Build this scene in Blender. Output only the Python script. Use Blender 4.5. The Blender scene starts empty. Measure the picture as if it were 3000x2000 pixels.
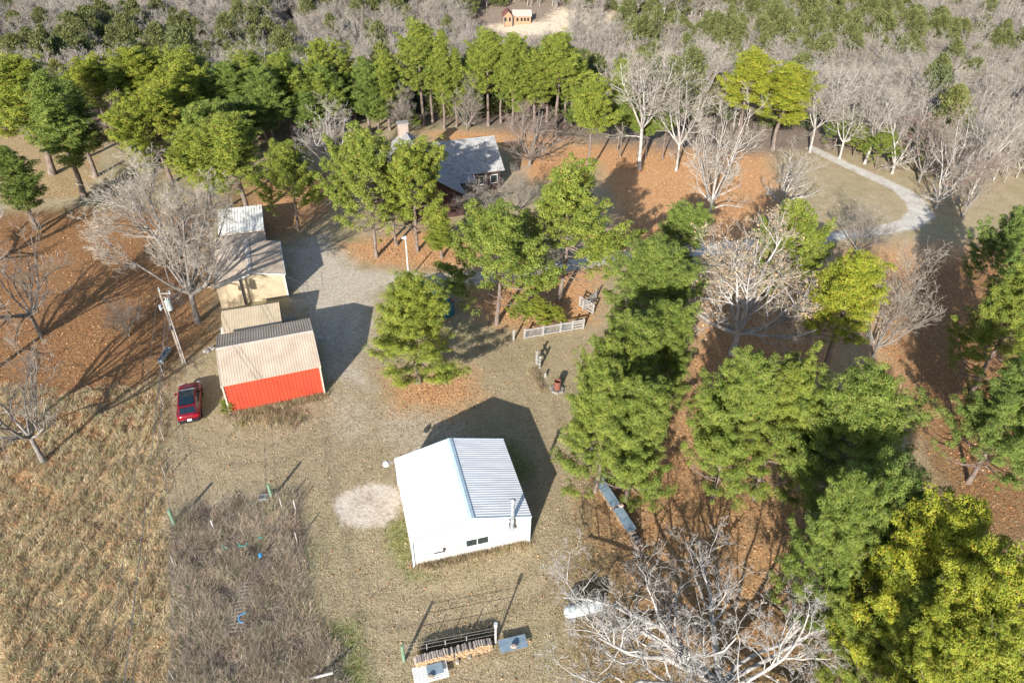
import bpy, math, random
import numpy as np
from mathutils import Matrix, Vector
rad = math.radians
random.seed(7)
RS = np.random.RandomState(11)
S = bpy.context.scene
C = S.collection

# ------------------------------------------------------------ camera, sky, sun, exposure
FPX, PITCH, ROLL, CAMZ = 2098.29, 0.6542, 0.02093, 42.0
cam_d = bpy.data.cameras.new('camera'); cam = bpy.data.objects.new('camera', cam_d); C.objects.link(cam)
cam_d.sensor_width = 36; cam_d.lens = FPX / 3000 * 36; cam_d.clip_start = .5; cam_d.clip_end = 5000
cam.matrix_world = Matrix.Translation((0, 0, CAMZ)) @ Matrix.Rotation(math.pi / 2 - PITCH, 4, 'X') @ Matrix.Rotation(ROLL, 4, 'Z')
S.camera = cam
SUN_AZ, SUN_EL = rad(198), rad(22.5)          # the sun stands behind the camera, a little to the left
w = bpy.data.worlds.new('World'); S.world = w; w.use_nodes = True
nt = w.node_tree; nt.nodes.clear()
sky = nt.nodes.new('ShaderNodeTexSky'); sky.sky_type = 'NISHITA'; sky.sun_disc = False
sky.sun_elevation = SUN_EL; sky.sun_rotation = SUN_AZ; sky.altitude = 300
bg = nt.nodes.new('ShaderNodeBackground'); bg.inputs[1].default_value = .115
wo = nt.nodes.new('ShaderNodeOutputWorld')
nt.links.new(sky.outputs[0], bg.inputs[0]); nt.links.new(bg.outputs[0], wo.inputs[0])
sl = bpy.data.lights.new('sun', 'SUN'); sl.energy = 5.0; sl.angle = rad(.5); sl.color = (1, .95, .87)
sun = bpy.data.objects.new('sun', sl); C.objects.link(sun)
sd = Vector((math.sin(SUN_AZ) * math.cos(SUN_EL), math.cos(SUN_AZ) * math.cos(SUN_EL), math.sin(SUN_EL)))
sun.rotation_euler = sd.to_track_quat('Z', 'Y').to_euler(); sun.location = (-20, -60, 60)
S.view_settings.view_transform = 'Standard'; S.view_settings.look = 'None'
S.view_settings.exposure = 1.1; S.view_settings.gamma = 1; S.view_settings.use_curve_mapping = False

# ------------------------------------------------------------ survey: sight lines of the camera met with a height
def ray(px, py):
    X, Y = (px - 1500), (1000 - py)
    c, s = math.cos(ROLL), math.sin(ROLL); X, Y = (X * c - Y * s) / FPX, (X * s + Y * c) / FPX
    c, s = math.cos(PITCH), math.sin(PITCH)
    return X, c + Y * s, -s + Y * c
def G(px, py, z=0.):
    d = ray(px, py); t = (z - CAMZ) / d[2]
    return d[0] * t, d[1] * t
def PJ(x, y, z):
    z = z - CAMZ; c, s = math.cos(PITCH), math.sin(PITCH)
    d = y * c - z * s; u = y * s + z * c
    X, Y = x / d * FPX, u / d * FPX
    c, s = math.cos(-ROLL), math.sin(-ROLL)
    return 1500 + X * c - Y * s, 1000 - (X * s + Y * c)
K = 3000 / 2352
def GD(x, y, z=0.): return G(x * K, y * K, z)
def sstep(a, b, x):
    t = np.clip((x - a) / (b - a), 0, 1); return t * t * (3 - 2 * t)
def terr(x, y):
    return -13 * sstep(110, 165, y) + 62 * sstep(165, 520, y) ** 1.15 + 1.8 * np.sin(x * .035 + y * .03) * sstep(130, 200, y)
def GT(x, y, h=0.):                       # hit on the terrain (raised by h), D pixels
    z = h
    for _ in range(30):
        p = GD(x, y, z); z = .5 * z + .5 * (float(terr(*p)) + h)
    return p[0], p[1]

# ------------------------------------------------------------ materials
MATS = {}
def mat(name, col, rough=.8, metal=0., col2=None, scale=3., bump=0., bscale=20., detail=5, attr=None, trans=0., huevar=0., stretch=None, spec=.5, rand=0.):
    m = bpy.data.materials.new(name); m.use_nodes = True; n = m.node_tree; n.nodes.clear(); L = n.links.new
    out = n.nodes.new('ShaderNodeOutputMaterial'); b = n.nodes.new('ShaderNodeBsdfPrincipled')
    b.inputs['Roughness'].default_value = rough; b.inputs['Metallic'].default_value = metal
    b.inputs['Specular IOR Level'].default_value = spec
    tc = n.nodes.new('ShaderNodeTexCoord'); vec = tc.outputs['Object']
    if stretch:
        mp = n.nodes.new('ShaderNodeMapping'); mp.inputs['Scale'].default_value = stretch; L(vec, mp.inputs[0]); vec = mp.outputs[0]
    c2 = col2 if col2 else tuple(c * .82 for c in col)
    ns = n.nodes.new('ShaderNodeTexNoise'); ns.inputs['Scale'].default_value = scale; ns.inputs['Detail'].default_value = detail; L(vec, ns.inputs[0])
    rp = n.nodes.new('ShaderNodeValToRGB'); rp.color_ramp.elements[0].position = .35; rp.color_ramp.elements[1].position = .65
    rp.color_ramp.elements[0].color = (*c2, 1); rp.color_ramp.elements[1].color = (*col, 1); L(ns.outputs[0], rp.inputs[0])
    colo = rp.outputs[0]
    if attr:
        a = n.nodes.new('ShaderNodeAttribute'); a.attribute_name = attr
        mx = n.nodes.new('ShaderNodeMix'); mx.data_type = 'RGBA'; mx.blend_type = 'MULTIPLY'; mx.inputs[0].default_value = 1
        L(colo, mx.inputs[6]); L(a.outputs[0], mx.inputs[7]); colo = mx.outputs[2]
    if huevar:                             # each tree its own green, some darkened to stand in for shade
        oi = n.nodes.new('ShaderNodeObjectInfo')
        mx = n.nodes.new('ShaderNodeMix'); mx.data_type = 'RGBA'; mx.blend_type = 'MULTIPLY'; mx.inputs[0].default_value = 1
        L(colo, mx.inputs[6]); L(oi.outputs['Color'], mx.inputs[7]); colo = mx.outputs[2]
    if rand:
        oi = n.nodes.new('ShaderNodeObjectInfo'); mr = n.nodes.new('ShaderNodeMapRange')
        mr.inputs[3].default_value = 1 - rand; mr.inputs[4].default_value = 1 + rand; L(oi.outputs['Random'], mr.inputs[0])
        mx = n.nodes.new('ShaderNodeVectorMath'); mx.operation = 'SCALE'; L(colo, mx.inputs[0]); L(mr.outputs[0], mx.inputs[3]); colo = mx.outputs[0]
    L(colo, b.inputs['Base Color'])
    if bump:
        nb = n.nodes.new('ShaderNodeTexNoise'); nb.inputs['Scale'].default_value = bscale; nb.inputs['Detail'].default_value = 4; L(vec, nb.inputs[0])
        bp = n.nodes.new('ShaderNodeBump'); bp.inputs['Strength'].default_value = bump; bp.inputs['Distance'].default_value = .05
        L(nb.outputs[0], bp.inputs['Height']); L(bp.outputs[0], b.inputs['Normal'])
    if trans:
        t = n.nodes.new('ShaderNodeBsdfTranslucent'); L(colo, t.inputs[0]); ms = n.nodes.new('ShaderNodeMixShader'); ms.inputs[0].default_value = trans
        L(b.outputs[0], ms.inputs[1]); L(t.outputs[0], ms.inputs[2]); L(ms.outputs[0], out.inputs[0])
    else: L(b.outputs[0], out.inputs[0])
    MATS[name] = m; return m
mat('tan_metal', (.43, .35, .275), .7, col2=(.35, .28, .215), spec=.1, scale=.8)
mat('cream_metal', (.43, .35, .24), .5, col2=(.37, .30, .20), scale=1.2, bump=.1, bscale=6)
mat('tan_trim', (.46, .39, .33), .5)
mat('red_metal', (.44, .052, .024), .5, col2=(.34, .045, .024), scale=1.5, stretch=(1.5, 1.5, .3))
mat('white_metal', (.64, .65, .66), .38, col2=(.54, .545, .55), scale=.9, stretch=(.5, 2.5, 1))
mat('white_wall', (.48, .455, .43), .5, col2=(.41, .375, .345), scale=1.6, stretch=(1.5, 1.5, .35))
mat('trim_blue', (.42, .52, .58), .4)
mat('dark_glass', (.02, .03, .035), .08, spec=.8)
mat('window_frame', (.70, .72, .72), .4)
mat('galvanised', (.40, .43, .46), .45, .2, col2=(.22, .25, .27), scale=4)
mat('dark_metal', (.05, .05, .06), .5)
mat('shed_white', (.62, .62, .59), .5, col2=(.52, .51, .48), scale=1.5)
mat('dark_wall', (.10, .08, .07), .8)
mat('house_wall', (.05, .022, .018), .8, col2=(.035, .016, .013), scale=2)
mat('brick_pale', (.36, .29, .24), .9, col2=(.26, .20, .17), scale=6, bump=.4)
mat('bark_pine', (.20, .155, .13), .95, col2=(.10, .075, .062), scale=5, bump=.6, bscale=12, stretch=(1, 1, .3))
mat('bark_white', (.42, .395, .37), .9, col2=(.24, .225, .21), scale=3.5, bump=.5, bscale=14, stretch=(1, 1, .5))
mat('bark_pale', (.42, .39, .36), .9, col2=(.19, .17, .155), scale=3.5, bump=.5, bscale=14, stretch=(1, 1, .5))
mat('bark_grey', (.22, .20, .18), .92, col2=(.11, .095, .085), scale=4, bump=.5, bscale=14)
mat('twig_pale', (.40, .355, .30), .9, col2=(.24, .21, .175), scale=1.2)
mat('twig_grey', (.34, .295, .24), .9, col2=(.20, .17, .14), scale=1.2)
mat('twig_tan', (.42, .375, .31), .9, col2=(.26, .22, .18), scale=1.2)
mat('twig_brown', (.30, .22, .18), .9, col2=(.19, .135, .11), scale=1.2)
mat('needles', (1, 1, 1), .55, col2=(.75, .8, .7), scale=.7, attr='col', trans=.16, huevar=1, spec=.2)
mat('dead_leaf', (1, 1, 1), .8, col2=(.7, .7, .7), attr='col', trans=.2, spec=.2)
mat('straw', (1, 1, 1), .8, col2=(.75, .75, .75), scale=.25, attr='col', trans=.15, spec=.2)
mat('pole_wood', (.27, .22, .18), .9, col2=(.17, .135, .11), scale=6, bump=.4, stretch=(3, 3, .4))
mat('white_wood', (.35, .335, .315), .75, col2=(.21, .195, .18), scale=5, bump=.3)
mat('grey_wood', (.34, .29, .25), .9, col2=(.20, .17, .15), scale=6, bump=.4, rand=.3)
mat('log_end', (.42, .28, .15), .85, col2=(.30, .18, .09), scale=8, rand=.2)
mat('rust', (.19, .075, .042), .85, col2=(.12, .045, .03), scale=7, bump=.4)
mat('soot', (.02, .018, .016), .95)
mat('block', (.28, .26, .24), .95, col2=(.17, .16, .15), scale=9, bump=.5)
mat('car_red', (.20, .006, .018), .22, .3, spec=.7)
mat('car_black', (.015, .016, .018), .35)
mat('car_glass', (.006, .015, .022), .04, spec=1.)
mat('tyre', (.02, .02, .02), .9)
mat('rim', (.45, .46, .48), .3, .8)
mat('plate', (.75, .75, .75), .5)
mat('tail_lamp', (.35, .01, .01), .2)
mat('head_lamp', (.6, .62, .64), .1)
mat('tank_white', (.40, .44, .46), .35, col2=(.30, .34, .36), scale=2.5)
mat('blue_paint', (.015, .14, .22), .45, col2=(.02, .10, .16), scale=2)
mat('teal', (.02, .30, .27), .5)
mat('blue_plastic', (.05, .25, .50), .5)
mat('orange_plastic', (.60, .16, .03), .5)
mat('junk_white', (.40, .42, .44), .6, rand=.2)
mat('cardboard', (.38, .26, .15), .9, rand=.2)
mat('green_steel', (.10, .19, .12), .6, col2=(.16, .22, .16))
mat('wire', (.20, .20, .20), .5, .5)
mat('insulator', (.42, .45, .45), .3)
mat('transformer_grey', (.34, .38, .36), .45)
mat('plaster_white', (.50, .50, .49), .5)
mat('tarp_blue', (.20, .26, .31), .45, col2=(.13, .19, .235), scale=2)
mat('orange_log', (.33, .20, .11), .7)
mat('far_roof', (.18, .07, .055), .7)

def shingle(name):
    m = bpy.data.materials.new(name); m.use_nodes = True; n = m.node_tree; L = n.links.new; b = n.nodes['Principled BSDF']
    uv = n.nodes.new('ShaderNodeUVMap'); br = n.nodes.new('ShaderNodeTexBrick')
    br.inputs['Scale'].default_value = 1; br.inputs['Brick Width'].default_value = .32; br.inputs['Row Height'].default_value = .2
    br.inputs['Mortar Size'].default_value = .012; br.inputs['Color1'].default_value = (.38, .365, .35, 1); br.inputs['Color2'].default_value = (.235, .225, .215, 1)
    br.inputs['Mortar'].default_value = (.12, .12, .12, 1); br.inputs['Bias'].default_value = .1; L(uv.outputs[0], br.inputs[0])
    ns = n.nodes.new('ShaderNodeTexNoise'); ns.inputs['Scale'].default_value = 1.3; ns.inputs['Detail'].default_value = 6; L(uv.outputs[0], ns.inputs[0])
    mx = n.nodes.new('ShaderNodeMix'); mx.data_type = 'RGBA'; mx.blend_type = 'OVERLAY'; mx.inputs[0].default_value = .5
    L(br.outputs[0], mx.inputs[6]); L(ns.outputs[0], mx.inputs[7]); L(mx.outputs[2], b.inputs['Base Color']); b.inputs['Roughness'].default_value = .85
    bp = n.nodes.new('ShaderNodeBump'); bp.inputs['Strength'].default_value = .5; bp.inputs['Distance'].default_value = .02; L(br.outputs[1], bp.inputs['Height']); bp.invert = True
    L(bp.outputs[0], b.inputs['Normal']); MATS[name] = m
shingle('shingle')

# ------------------------------------------------------------ object and mesh helpers
def tag(o, label=None, cat=None, group=None, kind=None):
    if label: o['label'] = label
    if cat: o['category'] = cat
    if group: o['group'] = group
    if kind: o['kind'] = kind
    return o
def empty(name, loc, rz, label, cat, group=None):
    o = bpy.data.objects.new(name, None); C.objects.link(o); o.location = loc; o.rotation_euler = (0, 0, rz); o.empty_display_size = .3
    return tag(o, label, cat, group)
def link(name, me, parent=None):
    o = bpy.data.objects.new(name, me); C.objects.link(o)
    if parent: o.parent = parent
    return o
def fastmesh(name, V, F, mats, col=None, matidx=None, smooth=False):
    V = np.asarray(V, dtype=np.float32); F = np.asarray(F, dtype=np.int32)
    me = bpy.data.meshes.new(name); k = F.shape[1]
    me.vertices.add(len(V)); me.vertices.foreach_set('co', V.ravel())
    me.loops.add(F.size); me.loops.foreach_set('vertex_index', F.ravel())
    me.polygons.add(len(F)); me.polygons.foreach_set('loop_start', np.arange(0, F.size, k, dtype=np.int32))
    me.polygons.foreach_set('loop_total', np.full(len(F), k, dtype=np.int32))
    for m in mats: me.materials.append(MATS[m])
    if matidx is not None: me.polygons.foreach_set('material_index', np.asarray(matidx, dtype=np.int32))
    if smooth: me.polygons.foreach_set('use_smooth', np.ones(len(F), dtype=bool))
    me.update(calc_edges=True)
    if col is not None:
        a = me.attributes.new('col', 'FLOAT_COLOR', 'POINT'); c4 = np.ones((len(V), 4), np.float32); c4[:, :3] = col
        a.data.foreach_set('color', c4.ravel())
    return me
def tubes(P0, P1, R0, R1, n=4):            # many tapered tubes at once, as quads
    P0, P1 = np.asarray(P0, float), np.asarray(P1, float); R0, R1 = np.asarray(R0, float), np.asarray(R1, float)
    d = P1 - P0; ln = np.linalg.norm(d, axis=1, keepdims=True) + 1e-9; d = d / ln
    ref = np.where(np.abs(d[:, 2:3]) > .9, np.array([[1., 0, 0]]), np.array([[0., 0, 1]]))
    u = np.cross(d, ref); u /= np.linalg.norm(u, axis=1, keepdims=True) + 1e-9; v = np.cross(d, u)
    N = len(P0); th = np.arange(n) * 2 * math.pi / n
    ring = u[:, None, :] * np.cos(th)[None, :, None] + v[:, None, :] * np.sin(th)[None, :, None]
    A = P0[:, None] + ring * R0[:, None, None]; B = P1[:, None] + ring * R1[:, None, None]
    V = np.concatenate([A, B], 1).reshape(-1, 3)
    i = np.arange(n); j = (i + 1) % n
    f = np.stack([i, j, j + n, i + n], 1)
    F = (f[None] + (np.arange(N) * 2 * n)[:, None, None]).reshape(-1, 4)
    return V, F
def leafs(cen, dirs, ln, wd, rs):         # one thin triangle per needle / blade
    N = len(cen); r = rs.normal(size=(N, 3)); p = np.cross(dirs, r); p /= np.linalg.norm(p, axis=1, keepdims=True) + 1e-9
    V = np.stack([cen - p * wd[:, None], cen + p * wd[:, None], cen + dirs * ln[:, None]], 1).reshape(-1, 3)
    return V, np.arange(3 * N).reshape(-1, 3)
def quads_at(cen, size, rs, flat=.35):    # fallen or hanging leaves
    N = len(cen); nrm = rs.normal(size=(N, 3)) * flat + np.array([0, 0, 1.]); nrm /= np.linalg.norm(nrm, axis=1, keepdims=True)
    r = rs.normal(size=(N, 3)); u = np.cross(nrm, r); u /= np.linalg.norm(u, axis=1, keepdims=True); v = np.cross(nrm, u)
    u *= size[:, None] * .5; v *= size[:, None] * .38
    V = np.stack([cen - u, cen + v, cen + u, cen - v], 1).reshape(-1, 3)
    return V, np.arange(4 * N).reshape(-1, 4)

class MB:
    def __init__(s): s.v, s.f, s.uv = [], [], []
    def add(s, vs, fs):
        b = len(s.v); s.v += [tuple(p) for p in vs]; s.f += [tuple(b + i for i in f) for f in fs]; return s
    def box(s, c, d, rz=0., rx=0., ry=0.):
        M = Matrix.Rotation(rz, 3, 'Z') @ Matrix.Rotation(ry, 3, 'Y') @ Matrix.Rotation(rx, 3, 'X')
        vs = [Vector(c) + M @ Vector((x * d[0] / 2, y * d[1] / 2, z * d[2] / 2)) for z in (-1, 1) for y in (-1, 1) for x in (-1, 1)]
        return s.add(vs, [(0, 2, 3, 1), (4, 5, 7, 6), (0, 1, 5, 4), (2, 6, 7, 3), (0, 4, 6, 2), (1, 3, 7, 5)])
    def cyl(s, a, b, r0, r1=None, n=12, cap=True):
        r1 = r0 if r1 is None else r1; a, b = Vector(a), Vector(b); d = (b - a).normalized()
        u = d.cross(Vector((0, 0, 1)) if abs(d.z) < .9 else Vector((1, 0, 0))).normalized(); v = d.cross(u)
        k = [u * math.cos(t) + v * math.sin(t) for t in [2 * math.pi * i / n for i in range(n)]]
        vs = [a + q * r0 for q in k] + [b + q * r1 for q in k]
        fs = [(i, (i + 1) % n, (i + 1) % n + n, i + n) for i in range(n)]
        if cap: fs += [tuple(reversed(range(n))), tuple(range(n, 2 * n))]
        return s.add(vs, fs)
    def loft(s, rings, cap=True):
        n = len(rings[0]); vs = [p for r in rings for p in r]; fs = []
        for k in range(len(rings) - 1):
            for i in range(n): fs.append((k * n + i, k * n + (i + 1) % n, (k + 1) * n + (i + 1) % n, (k + 1) * n + i))
        if cap: fs += [tuple(reversed(range(n))), tuple(range((len(rings) - 1) * n, len(rings) * n))]
        return s.add(vs, fs)
    def slab(s, q, t):                     # thick plate from a quad, thickness down along its normal
        q = [Vector(p) for p in q]; nn = (q[1] - q[0]).cross(q[3] - q[0]).normalized()
        vs = q + [p - nn * t for p in q]; n = len(q)
        return s.add(vs, [tuple(range(n)), tuple(reversed(range(n, 2 * n)))] + [(i, i + n, (i + 1) % n + n, (i + 1) % n) for i in range(n)])
    def ribbed(s, O, U, Vv, pitch=.23, rh=.03, t=.03):   # corrugated sheet: ribs run along Vv, repeat along U
        O, U, Vv = Vector(O), Vector(U), Vector(Vv); nn = U.cross(Vv).normalized(); L = U.length; u = U.normalized()
        n = max(2, round(L / pitch)); p = L / n; prof = []
        for i in range(n):
            a = i * p; prof += [(a, 0), (a + p * .62, 0), (a + p * .72, rh), (a + p * .9, rh)]
        prof.append((L, 0)); m = len(prof)
        top0 = [O + u * a + nn * h for a, h in prof]; top1 = [q + Vv for q in top0]
        vs = top0 + top1 + [O - nn * t, O + U - nn * t, O + U + Vv - nn * t, O + Vv - nn * t]
        fs = [(i, i + 1, m + i + 1, m + i) for i in range(m - 1)] + [(2 * m, 2 * m + 3, 2 * m + 2, 2 * m + 1)]
        fs += [tuple([2 * m, 2 * m + 1] + list(range(m - 1, -1, -1))), tuple([2 * m + 3] + list(range(m, 2 * m)) + [2 * m + 2])]
        fs += [(2 * m, 0, m, 2 * m + 3), (2 * m + 1, 2 * m + 2, 2 * m - 1, m - 1)]
        return s.add(vs, fs)
    def build(s, name, m, parent=None, smooth=False, uvplane=None):
        me = bpy.data.meshes.new(name); me.from_pydata(s.v, [], s.f); me.materials.append(MATS[m]); me.update()
        if smooth:
            for p in me.polygons: p.use_smooth = True
        if uvplane:
            O, U, Vv = [Vector(a) for a in uvplane]; U = U.normalized(); Vv = Vv.normalized(); ul = me.uv_layers.new(name='UVMap')
            for lp in me.loops:
                q = me.vertices[lp.vertex_index].co - O; ul.data[lp.index].uv = (q.dot(U), q.dot(Vv))
        return link(name, me, parent)
def one(name, m, parent, fn, smooth=False):
    b = MB(); fn(b); return b.build(name, m, parent, smooth)

# ------------------------------------------------------------ the ground: zones of ground cover, tree shade mixed into some
def pd(pts, z=0.): return np.array([GT(x, y) for x, y in pts])
def sdist(P, poly):                        # signed distance (positive inside), P (N,2)
    A = poly; B = np.roll(poly, -1, 0); dmin = np.full(len(P), 1e9); ins = np.zeros(len(P), bool)
    for a, b in zip(A, B):
        ab = b - a; t = np.clip(((P - a) @ ab) / (ab @ ab + 1e-9), 0, 1)
        dmin = np.minimum(dmin, np.linalg.norm(P - (a + t[:, None] * ab), axis=1))
        c = ((a[1] > P[:, 1]) != (b[1] > P[:, 1])) & (P[:, 0] < (b[0] - a[0]) * (P[:, 1] - a[1]) / (b[1] - a[1] + 1e-12) + a[0]); ins ^= c
    return np.where(ins, dmin, -dmin)
def soft(P, polys, wdt):
    m = np.zeros(len(P))
    for q in polys: m = np.maximum(m, np.clip(.5 + sdist(P, q) / wdt, 0, 1))
    return m
def lane(pts, wd):                         # polygon of a strip of width wd (m) along D-pixel points
    c = pd(pts); t = np.gradient(c, axis=0); t /= np.linalg.norm(t, axis=1, keepdims=True); n = np.stack([-t[:, 1], t[:, 0]], 1)
    wd = np.asarray(wd, float).reshape(-1, 1) / 2
    return np.concatenate([c + n * wd, (c - n * wd)[::-1]])
LANE = [lane([(1860, 338), (1905, 360), (1960, 386), (2020, 412), (2070, 436), (2105, 465), (2118, 492), (2085, 515), (2020, 530), (1950, 538), (1890, 545)], [1.6, 1.7, 1.8, 2, 2.2, 2.7, 3., 2.4, 1.9, 1.8, 1.8]),
        lane([(1890, 545), (1800, 555), (1700, 566), (1600, 573), (1500, 582), (1400, 592), (1300, 610), (1250, 618)], [2.6, 2.6, 2.6, 2.6, 2.4, 2.2, 2, 2]),
        lane([(1250, 618), (1200, 628), (1090, 640), (990, 642), (880, 650)], [2, 2, 2.2, 2.6, 4])]
YARD = [pd([(655, 570), (745, 530), (790, 580), (830, 612), (930, 622), (1030, 630), (1020, 650), (900, 655), (860, 700), (862, 760), (828, 830), (880, 900), (850, 905), (760, 870), (735, 880), (700, 740), (650, 650)])]
SAND = [pd([(765, 1155), (790, 1130), (850, 1110), (905, 1112), (925, 1140), (915, 1185), (880, 1205), (820, 1213), (780, 1200)])]
THIN = [pd([(860, 930), (1040, 950), (1080, 1010), (960, 1060), (880, 1000)]), pd([(760, 900), (850, 930), (840, 1010), (780, 1000)])]
LEAFW = [.75, 1, 1, .9, 1, .55, .60, .50, .55, .8, .7]
LEAF = [pd([(1560, 640), (1900, 600), (1980, 700), (1930, 900), (1560, 900)]),
        pd([(780, 560), (1000, 520), (1140, 560), (1100, 600), (1030, 620), (900, 612), (820, 600)]),
        pd([(1180, 350), (1330, 330), (1560, 320), (1760, 350), (1800, 470), (1700, 555), (1400, 585), (1420, 480), (1380, 380), (1220, 420)]),
        pd([(875, 860), (1090, 850), (1110, 910), (1040, 950), (900, 940)]),
        pd([(1040, 640), (1380, 610), (1360, 735), (1200, 760), (1130, 740), (1060, 700)]),
        pd([(1300, 1130), (1400, 1060), (1420, 960), (1560, 820), (1700, 800), (1900, 1000), (1960, 1350), (1860, 1568), (1500, 1568), (1380, 1300)]),
        pd([(1900, 560), (2120, 540), (2352, 560), (2352, 900), (2250, 1150), (2100, 1000), (1980, 880), (1900, 700)]),
        pd([(160, 470), (480, 470), (500, 560), (500, 790), (420, 830), (380, 830), (120, 900), (0, 1000), (-100, 900), (0, 640)]),
        pd([(-100, 1000), (120, 960), (200, 1040), (160, 1150), (-100, 1300)]),
        pd([(960, 300), (1300, 290), (1360, 330), (1200, 350), (1000, 330)]),
        pd([(560, 420), (760, 400), (760, 500), (650, 560), (560, 540)])]
TALL = [pd([(-400, 860), (150, 900), (376, 880), (374, 1000), (385, 1170), (395, 1300), (400, 1700), (-500, 1700)]),
        pd([(-100, 300), (240, 330), (200, 450), (-100, 470)])]
BRUSH = [pd([(392, 1190), (450, 1165), (560, 1150), (685, 1140), (692, 1300), (695, 1420), (780, 1500), (800, 1640), (400, 1640)])]
GREEN = [pd([(885, 1180), (940, 1190), (950, 1300), (1010, 1330), (940, 1330), (890, 1260)]), pd([(1020, 1030), (1180, 1010), (1230, 1080), (1190, 1120)]), pd([(700, 1450), (820, 1420), (860, 1600), (700, 1620)])]
CLEARX = [pd([(1100, 60), (1300, 48), (1800, 60), (1800, 90), (1500, 100), (1100, 100)])]
ROUGH_SHADE = [pd([(150, 480), (480, 480), (500, 780), (420, 830), (376, 900), (374, 1000), (200, 1040), (-200, 1100), (-300, 500)]), pd([(560, 400), (760, 390), (750, 480), (640, 540), (500, 480)]), pd([(1340, 1130), (1420, 960), (1560, 820), (1700, 800), (1900, 1000), (1960, 1350), (1860, 1700), (1350, 1700), (1300, 1400)]), pd([(2000, 620), (2352, 560), (2500, 1200), (2250, 1350), (2100, 1000)])]  # rough brown grass with tree shade put into its colour, chiefly the right slope
CLEAR = [pd([(1100, 60), (1250, 48), (1500, 45), (1800, 62), (1790, 85), (1500, 82), (1180, 84)]), pd([(1280, 20), (1420, 25), (1400, 50), (1250, 50)]),
         pd([(2150, 140), (2352, 150), (2352, 185), (2200, 170)]), pd([(630, 50), (690, 45), (680, 120), (640, 110)])]
def wsoft(P, polys, wts, wdt):
    m = np.zeros(len(P))
    for q, w_ in zip(polys, wts): m = np.maximum(m, w_ * np.clip(.5 + sdist(P, q) / wdt, 0, 1))
    return m
TR = [pd(q) for q in ([(1040, 640), (900, 655), (815, 700), (780, 760), (790, 850), (850, 930)], [(392, 930), (420, 1010), (500, 1060), (620, 1070), (740, 1020), (850, 950), (900, 900)], [(860, 990), (770, 1090), (735, 1250), (780, 1390), (900, 1440), (1100, 1435), (1250, 1370), (1350, 1240), (1330, 1060), (1260, 900), (1150, 800)])]
def stripes(P):
    m = np.zeros(len(P))
    for T in TR:
        d = np.full(len(P), 1e9)
        for a, b in zip(T, T[1:]):
            ab = b - a; t = np.clip(((P - a) @ ab) / (ab @ ab), 0, 1); d = np.minimum(d, np.linalg.norm(P - (a + t[:, None] * ab), axis=1))
        m = np.maximum(m, (.5 + .5 * np.cos(2 * math.pi * d / 1.9)) * np.exp(-d / 4.5))
    return m
def masks(P):
    y = P[:, 1]
    return dict(m_leaf=wsoft(P, LEAF, LEAFW, 6.), m_gravel=np.maximum(soft(P, LANE, 1.1), .74 * soft(P, YARD, 4.)), m_rough_shade=soft(P, ROUGH_SHADE, 4.), m_lane=soft(P, LANE[:2], 1.), m_russet=.7 * soft(P, [ROUGH_SHADE[0], ROUGH_SHADE[3]], 6.), m_stripe=stripes(P), m_sand=soft(P, SAND, 1.6), m_thin=soft(P, THIN, 5.), m_tall=soft(P, TALL, 1.5),
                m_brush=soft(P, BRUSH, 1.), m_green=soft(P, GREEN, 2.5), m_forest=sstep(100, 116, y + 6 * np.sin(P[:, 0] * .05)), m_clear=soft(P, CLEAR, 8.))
fx = np.arange(-62, 62, .45); fy = np.arange(12, 116, .45)
def spread(lo, hi, step, far, f=1.25):
    a = []; x = hi; s = step
    while x < far: s *= f; x += min(s, 40 if x < 500 else 400); a.append(x)
    b = []; x = lo; s = step
    while x > -far: s *= f; x -= min(s, 40 if x > -500 else 400); b.append(x)
    return b[::-1], a
bx_, ax_ = spread(fx[0], fx[-1], .45, 3000); by_, ay_ = spread(fy[0], fy[-1], .45, 3000)
ay_ = list(np.arange(117, 360, 2.5)) + [v for v in ay_ if v > 365]
gx = np.concatenate([bx_, fx, ax_]); gy = np.concatenate([by_, fy, ay_])
XX, YY = np.meshgrid(gx, gy); GP = np.stack([XX.ravel(), YY.ravel()], 1)
GM = masks(GP)
bumpy = (np.sin(GP[:, 0] * .9 + 1.3 * np.sin(GP[:, 1] * .5)) * np.sin(GP[:, 1] * .8 + np.sin(GP[:, 0] * .6))) * .05
GZ = terr(GP[:, 0], GP[:, 1]) + bumpy * (GM['m_tall'] + GM['m_brush']) - 0.02
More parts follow.
